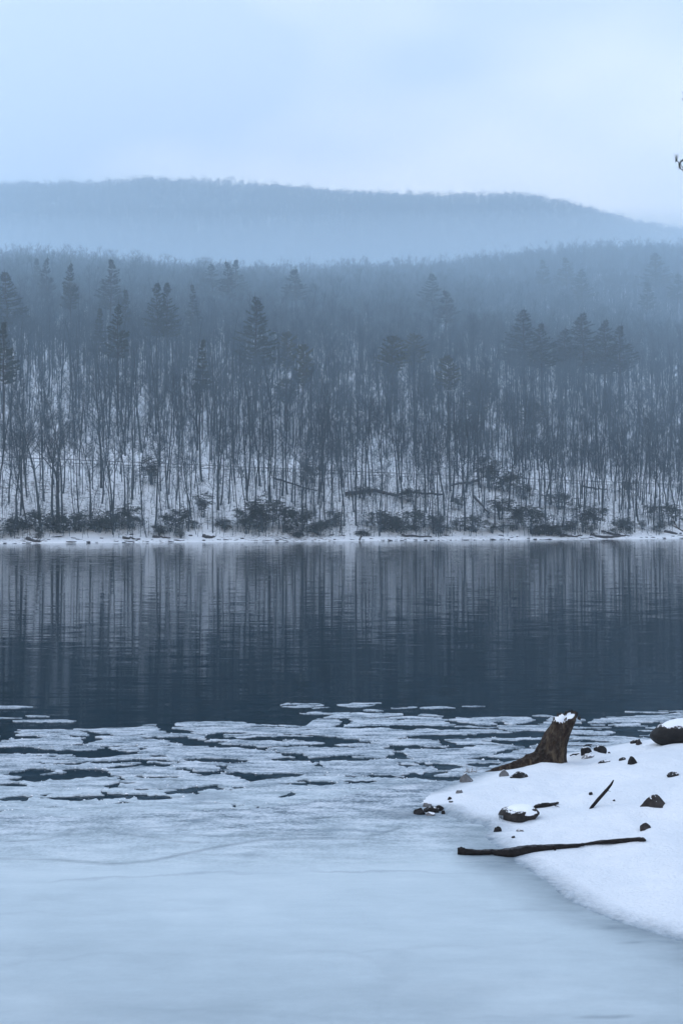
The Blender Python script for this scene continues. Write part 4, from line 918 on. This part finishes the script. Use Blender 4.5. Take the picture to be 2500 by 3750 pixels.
# ------------------------------------------------------------------ wood lying on the bank
def px_tube(name, P_, zoff, mat, n=12, sub=4, jit=.05, y_of=None):
    pts, rr = [], []; g = random.Random(len(P_))
    base = [bank_hit(p[0], p[1])[1] if y_of is None else y_of for p in P_]
    for k in range(len(P_) - 1):
        for j in range(sub if k < len(P_) - 2 else sub + 1):
            f = j / sub; px, py, r_ = (P_[k][i] * (1 - f) + P_[k + 1][i] * f for i in range(3)); Y = base[k] * (1 - f) + base[k + 1] * f
            pts.append(Vector(((px - 1250) / FOC * Y, Y, CAM_H + (HOR - py) / FOC * Y + zoff))); rr.append(r_ * Y / FOC * g.uniform(1 - jit, 1 + jit))
    o = pts[len(pts) // 2].copy(); V, Fc = [], []; tube(V, Fc, [p - o for p in pts], rr, n, True)
    V = [(x + .004 * g.gauss(0, 1) * jit * 8, y, z + .004 * g.gauss(0, 1) * jit * 8) for x, y, z in V]
    return V, Fc, o
LOGP = [(1674, 3124, 13), (1686, 3124, 17), (1702, 3127, 13), (1750, 3128, 10), (1800, 3126, 10), (1832, 3130, 14), (1868, 3132, 21), (1910, 3124, 21), (1950, 3117, 17), (1990, 3112, 13), (2050, 3107, 10), (2110, 3103, 7), (2140, 3098, 4.5), (2180, 3092, 6.5), (2260, 3087, 9), (2335, 3081, 9), (2352, 3081, 7), (2360, 3084, 3)]
V, Fc, o_ = px_tube('driftwood_log', LOGP, 0.02, M_LOG); lg = link('driftwood_log', None, loc=o_); link('trunk', mesh_of('trunk', V, Fc, [M_LOG]), lg)
for px, py, r_ in ((1982, 3106, 7), (2030, 3100, 4), (1684, 3112, 7)):
    Y = o_.y; V, Fc = [], []; p0 = Vector(((px - 1250) / FOC * Y, Y, CAM_H + (HOR - py) / FOC * Y + .0)) - o_; tube(V, Fc, [p0 - Vector((0, 0, .03)), p0, p0 + Vector((.004, 0, .018))], [r_ / 400, r_ / 480, r_ / 1500], 7, True); link('knot', mesh_of('knot', V, Fc, [M_LOG]), lg)
tag(lg, 'long dark driftwood log lying from the ice onto the snow', 'log')
Y = bank_hit(2160, 2962)[1]
stp = [(2152, 2970, 2), (2165, 2957, 6), (2190, 2930, 6.5), (2222, 2897, 6), (2240, 2877, 4.5), (2249, 2863, 2.5)]
pts = [Vector(((p[0] - 1250) / FOC * (Y + .0009 * i * i), Y + .02 * i, CAM_H + (HOR - p[1]) / FOC * Y)) for i, p in enumerate(stp)]; o_ = pts[0].copy(); V, Fc = [], []; tube(V, Fc, [p - o_ for p in pts], [p[2] * Y / FOC for p in stp], 9, True)
e = link('stick', None, loc=o_); link('stem', mesh_of('stem', V, Fc, [M_LOG]), e); V, Fc = [], []; spike(V, Fc, pts[3] - o_, (.8, 0, -.25), .05, .006); spike(V, Fc, pts[3] - o_, (-.8, 0, .3), .03, .005); link('side_twig', mesh_of('side_twig', V, Fc, [M_LOG], False), e)
tag(e, 'slanting dark stick poking up out of the snow', 'stick')
V, Fc, o_ = px_tube('bark', [(1952, 2962, 4), (1965, 2958, 9), (1990, 2955, 10), (2010, 2953, 7), (2025, 2949, 6), (2042, 2944, 3)], 0.015, M_LOG, 9)
e = link('bark_slab', None, loc=o_); link('bark', mesh_of('bark', V, Fc, [M_LOG]), e)
tp = [Vector(((px - 1250) / FOC * (o_.y - .06), o_.y - .06, CAM_H + (HOR - py) / FOC * (o_.y - .06) + .015)) - o_ for px, py in ((1980, 2946), (2005, 2945), (2028, 2953), (2048, 2961))]; V, Fc = [], []; tube(V, Fc, tp, [.004, .005, .005, .002], 5); spike(V, Fc, tp[2], (.5, 0, -.6), .03, .004); link('twig', mesh_of('twig', V, Fc, [M_LOG]), e)
tag(e, 'dark slab of bark with a thin twig across it, behind the ledge rock', 'bark')
# dry grass and twigs at the root tip
x, y, z = bank_hit(1718, 2828); V, Fc = [], []
for k in range(14):
    a = rnd.uniform(-.9, 2.6); spike(V, Fc, (rnd.uniform(-.08, .08), rnd.uniform(-.03, .03), 0), (math.cos(a), rnd.gauss(0, .2), abs(math.sin(a)) * .8 + .15), rnd.uniform(.05, .13), .0035)
t = NT('dry_stalk'); t.base((.16, .13, .10)); t.rough(.9)
tag(link('dry_stalks', mesh_of('dry_stalks', V, Fc, [t.m], False), loc=(x, y, z)), 'tuft of pale dry stalks at the tip of the stump root', 'dry stalks')
# snowy twig scrap by the stump
for px, py, lab in ((2102, 2768, 'small frosted twig scrap right of the stump foot'), (2150, 2733, 'bit of bare twig on the snow mound behind the domed rocks')):
    x, y, z = bank_hit(px, py); V, Fc = [], []; tube(V, Fc, [(-.06, 0, .0), (-.02, 0, .018), (.03, 0, .022), (.06, 0, .03)], [.006, .009, .008, .004], 6, True); tube(V, Fc, [(-.0, 0, .02), (.03, -.01, .0), (.045, -.01, -.01)], [.006, .006, .004], 6, True)
    tag(link('twig_scrap', mesh_of('twig_scrap', V, Fc, [M_LOG]), loc=(x, y, z)), lab, 'twig')

# ------------------------------------------------------------------ far shore: rocks, driftwood, fallen logs
SRV = [rock_mesh(900 + i, d, M_SHOREROCK, False, 5, .15, 'shore_rock') for i, d in enumerate(((1.2, .8, .35), (.8, .6, .3), (1.6, .9, .4), (.7, .6, .45), (2.0, 1.0, .35)))]
sh_list = []
tt = -52.0
while tt < 66:
    ss = rnd.choice([rnd.uniform(-.1, .5), rnd.uniform(.3, 3.6)]); x, y = xy(ss, tt); kk = rnd.uniform(.35, 1.0)
    z = float(hz(np.array([x]), np.array([y]))[0]); sh_list.append((x, y, z, rnd.randrange(5), kk, rnd.uniform(-.4, .4), ss)); tt += rnd.uniform(.35, 1.5)
bk = {}
for r_ in sh_list:
    o = link('shore_rock', SRV[r_[3]], loc=(r_[0], r_[1], max(r_[2], 0) + .02), rot=(0, rnd.uniform(-.15, .15), SH + r_[5]), scale=(r_[4], r_[4], r_[4]))
    px = to_px(r_[0], r_[1], 0)[0]; lm = min(LMX, key=lambda a: abs(a[0] - px))[1]; sz = 'small' if r_[4] < .6 else 'larger'; wl = 'at the waterline' if r_[6] < .5 else 'up on the beach'
    bk.setdefault((sz, wl, lm), []).append((px, o))
for (sz, wl, lm), lst in bk.items():
    lst.sort(key=lambda a: a[0])
    for n, (px, o) in enumerate(lst): tag(o, ('' if len(lst) == 1 else ORD[min(n, 15)] + ' ') + f'{sz} snow-dusted rock {wl} under {lm}', 'rock', 'rocks along the far waterline')
def far_log(P_, rpx, lab, cat='log', name='fallen_log', up=0.15, limbs=2):
    pts = []
    for px, py in P_:
        x, y, z = hill_hit(px, py); pts.append(Vector((x, y, z + up)))
    o = pts[0].copy(); V, Fc = [], []; g = random.Random(int(P_[0][0])); pp, rr = [], []
    for k in range(len(pts) - 1):
        for j in range(4): f = j / 4; pp.append(pts[k].lerp(pts[k + 1], f) - o + Vector((0, 0, g.gauss(0, .05)))); rr.append(rpx * o.y / FOC)
    pp.append(pts[-1] - o); rr.append(rpx * o.y / FOC); rr = [r_ * (1 - .55 * i / len(rr)) for i, r_ in enumerate(rr)]
    tube(V, Fc, pp, rr, 7, True); e = link(name, None, loc=o); link('trunk', mesh_of('trunk', V, Fc, [M_FARLOG]), e)
    for k in range(limbs):
        V, Fc = [], []; p = pp[g.randrange(2, len(pp))]; spike(V, Fc, p, (g.gauss(0, .8), g.gauss(0, .4), 1), g.uniform(.8, 2.2), .05); link('limb', mesh_of('limb', V, Fc, [M_FARLOG], False), e)
    tag(e, lab, cat, 'fallen wood on the far bank')
far_log([(1268, 1822), (1320, 1812), (1370, 1808), (1420, 1822), (1450, 1826), (1500, 1814), (1560, 1820), (1620, 1822)], 8, 'long fallen log bridging the slope across the middle of the bank', limbs=5, up=.5)
far_log([(1752, 1770), (1720, 1776), (1680, 1780), (1652, 1788)], 6, 'short fallen log high on the bank right of the middle', up=.4)
far_log([(1735, 1830), (1760, 1858), (1790, 1895)], 5, 'thin trunk fallen downhill above the low shrub', up=.5, limbs=3)
far_log([(2125, 1800), (2170, 1806), (2220, 1811)], 4, 'thin broken trunk leaning between stems on the right bank', up=.9, limbs=1)
far_log([(1000, 1760), (1050, 1775), (1110, 1795), (1160, 1808)], 4, 'slim fallen trunk slanting down below the rounded high shrub', up=.4, limbs=2)
far_log([(450, 1976), (480, 1977), (515, 1979)], 5, 'pale straight log on the left beach', name='driftwood_log', limbs=0)
far_log([(560, 1970), (590, 1972), (625, 1974)], 4, 'short dark driftwood on the beach below the left shrubs', name='driftwood_log', limbs=1)
far_log([(745, 1968), (765, 1974), (786, 1969)], 7, 'curved dark driftwood in front of the snowy rock ledge', name='driftwood_log', limbs=0)
far_log([(100, 1978), (125, 1984), (150, 1987)], 7, 'brushy dark driftwood at the left waterline', name='driftwood_log', limbs=6)
far_log([(2160, 1965), (2210, 1972), (2260, 1968), (2290, 1964)], 6, 'long root-like driftwood on the right beach', name='driftwood_log', limbs=3)
far_log([(2200, 1950), (2235, 1958), (2270, 1962)], 5, 'upper driftwood of the pile under the right bank', name='driftwood_log', limbs=3)
far_log([(2430, 1950), (2460, 1956), (2478, 1958)], 6, 'dark log by the right margin of the far shore', name='driftwood_log', limbs=1)
far_log([(1316, 1982), (1320, 1972), (1326, 1960)], 3, 'pale dead stick slanting on the middle beach', name='driftwood_log', limbs=1)
far_log([(1470, 1966), (1530, 1968), (1580, 1970)], 4, 'low dark driftwood under the broad shrubs', name='driftwood_log', limbs=0)
far_log([(2050, 1966), (2090, 1968), (2130, 1966)], 4, 'low dark driftwood under the tall narrow evergreens', name='driftwood_log', limbs=1)

# ------------------------------------------------------------------ near pine on the bank whose twigs reach into the frame
g = random.Random(77); TX, TY = 6.4, 17.8; TZ = float(bz(np.array([TX]), np.array([TY]))[0])
pe = link('near_pine', None, loc=(TX, TY, TZ)); V, Fc = [], []
tube(V, Fc, [(0, 0, -.3), (0, 0, .3), (.05, 0, 3), (0, .05, 6), (-.05, 0, 9), (0, 0, 12)], [.26, .19, .16, .13, .09, .02], 12); link('trunk', mesh_of('trunk', V, Fc, [M_PINEBARK]), pe)
NV, NF = [], []
def tuft(p, d, n=26, ln=.085):
    d = Vector(d).normalized()
    for k in range(n):
        q_ = Vector(p) - d * g.uniform(0, .05); v = (d + Vector((g.gauss(0, .33), g.gauss(0, .33), g.gauss(0, .33)))); spike(NV, NF, q_, v, ln * g.uniform(.75, 1.15), .0022)
def W(px, py, Y): return Vector(((px - 1250) / FOC * Y - TX, Y - TY, CAM_H + (HOR - py) / FOC * Y - TZ))
def limb(P_, rads, twigs):
    V, Fc = [], []; tube(V, Fc, P_, rads, 6)
    for tw, rr in twigs: tube(V, Fc, tw, rr, 5)
    link('limb', mesh_of('limb', V, Fc, [M_PINEBARK]), pe)
YB = 17.2
c0 = W(2555, 640, YB)
limb([(-.02, 0, c0.z - .5), (c0.x + .6, c0.y * .5, c0.z - .2), c0, W(2508, 628, YB), W(2492, 616, YB), W(2486, 600, YB)], [.05, .03, .012, .008, .006, .004],
     [([W(2508, 622, YB), W(2492, 602, YB), W(2478, 586, YB), W(2475, 578, YB)], [.006, .005, .004, .003]), ([W(2486, 605, YB), W(2494, 590, YB), W(2506, 580, YB)], [.006, .005, .004])])
tuft(W(2475, 578, YB), (0, 0, 1), 26); tuft(W(2479, 582, YB), (.4, 0, .8), 9, .06); tuft(W(2487, 600, YB), (.1, 0, 1), 22, .07); tuft(W(2488, 606, YB), (.2, 0, .8), 12, .06); tuft(W(2500, 586, YB), (.9, .1, .5), 24); tuft(W(2488, 614, YB), (-.8, 0, .5), 5, .06)
c1 = W(2560, 372, YB)
limb([(0, 0, c1.z - .6), (c1.x + .5, 0, c1.z - .2), c1, W(2515, 358, YB)], [.05, .03, .01, .005], [])
tuft(W(2508, 343, YB), (-.6, 0, .7), 20, .07); tuft(W(2510, 362, YB), (-1, 0, .1), 22, .07)
c2 = W(2570, 790, YB)
limb([(0, 0, c2.z - .5), (c2.x + .5, 0, c2.z - .2), c2, W(2520, 775, YB)], [.05, .03, .01, .005], [])
tuft(W(2515, 765, YB), (-.7, 0, .6), 20, .09)
c3 = W(2560, 1985, 16.6)                           # bare dead limb
limb([(0, 0, c3.z + .1), (c3.x + .7, -.6, c3.z - .1), c3, W(2510, 1952, 16.6), W(2500, 1946, 16.6), W(2478, 1933, 16.6), W(2463, 1927, 16.6), W(2461, 1921, 16.6)], [.04, .025, .013, .008, .007, .005, .003, .002],
     [([W(2478, 1933, 16.6), W(2473, 1921, 16.6), W(2466, 1910, 16.6), W(2461, 1893, 16.6)], [.004, .004, .003, .0015]), ([W(2474, 1931, 16.6), W(2468, 1925, 16.6)], [.003, .0015]), ([W(2466, 1911, 16.6), W(2460, 1904, 16.6)], [.003, .0015])])
for k in range(15):                                # the rest of the crown, out of the frame
    zz = 4.5 + k * .5; a = g.uniform(-1.9, 1.9); ln = g.uniform(1.0, 1.9) * (1.1 - k * .04); d = Vector((math.cos(a), math.sin(a), .15)); p0 = Vector((0, 0, zz)); p1 = p0 + d * ln
    limb([p0, p0 + d * ln * .5, p1], [.035, .022, .008], [])
    for j in range(9): tuft(p0 + d * ln * g.uniform(.4, 1.0) + Vector((g.gauss(0, .12), g.gauss(0, .12), g.gauss(.05, .05))), (d.x + g.gauss(0, .5), d.y + g.gauss(0, .5), .6), 14, .09)
link('needles', mesh_of('needles', NV, NF, [M_NEEDLE], False), pe)['kind'] = 'stuff'
tag(pe, 'near pine whose needled twig tips reach in at the right margin', 'pine tree')

# ------------------------------------------------------------------ haze in the air
def box_mesh(name, lo, hi, mat):
    V = [(x, y, z) for z in (lo[2], hi[2]) for x, y in ((lo[0], lo[1]), (hi[0], lo[1]), (hi[0], hi[1]), (lo[0], hi[1]))]
    return mesh_of(name, V, [(3, 2, 1, 0), (4, 5, 6, 7), (0, 1, 5, 4), (1, 2, 6, 5), (2, 3, 7, 6), (3, 0, 4, 7)], [mat], False)
def m_volume(name, dens, col):
    m = bpy.data.materials.new(name); m.use_nodes = True; t = m.node_tree; t.nodes.clear(); o = t.nodes.new('ShaderNodeOutputMaterial'); v = t.nodes.new('ShaderNodeVolumePrincipled')
    v.inputs['Density'].default_value = dens; v.inputs['Color'].default_value = (*col, 1); v.inputs['Anisotropy'].default_value = 0.0; t.links.new(v.outputs[0], o.inputs['Volume']); return m
HAZE = 0.0006
tag(link('haze', box_mesh('haze', (-900, -60, -9.5), (900, 1600, 362), m_volume('haze_air', HAZE, (0.72, 0.87, 1.0)))), 'pale winter haze filling the valley air', 'haze', kind='stuff')
V = [(x, y, z) for x in (-640, 640) for y, z in ((740, 25), (740, 140), (1300, 290), (1300, 25))]
tag(link('mist', mesh_of('mist', V, [(0, 1, 2, 3), (7, 6, 5, 4), (0, 4, 5, 1), (1, 5, 6, 2), (2, 6, 7, 3), (3, 7, 4, 0)], [m_volume('valley_mist', 0.0024, (0.78, 0.9, 1.0))], False)), 'low mist lying in the valley between the two ridges', 'mist', kind='stuff')
fr = [xy(32.0, -400), xy(32.0, 640)]               # mist thickening uphill of the road
V = [(x, y, z) for z in (4, 152) for x, y in ((fr[0][0], fr[0][1]), (fr[1][0], fr[1][1]), (fr[1][0], 1290), (fr[0][0], 1290))]
tag(link('mist', mesh_of('mist', V, [(3, 2, 1, 0), (4, 5, 6, 7), (0, 1, 5, 4), (1, 2, 6, 5), (2, 3, 7, 6), (3, 0, 4, 7)], [m_volume('slope_mist', 0.0013, (0.60, 0.84, 1.0))], False)), 'thin mist hanging over the upper slope and its wood', 'mist', kind='stuff')
print('floes', len(FLOE_OBJS), 'trees', len(TREES), 'forest', n_forest, 'shore rocks', len(sh_list))
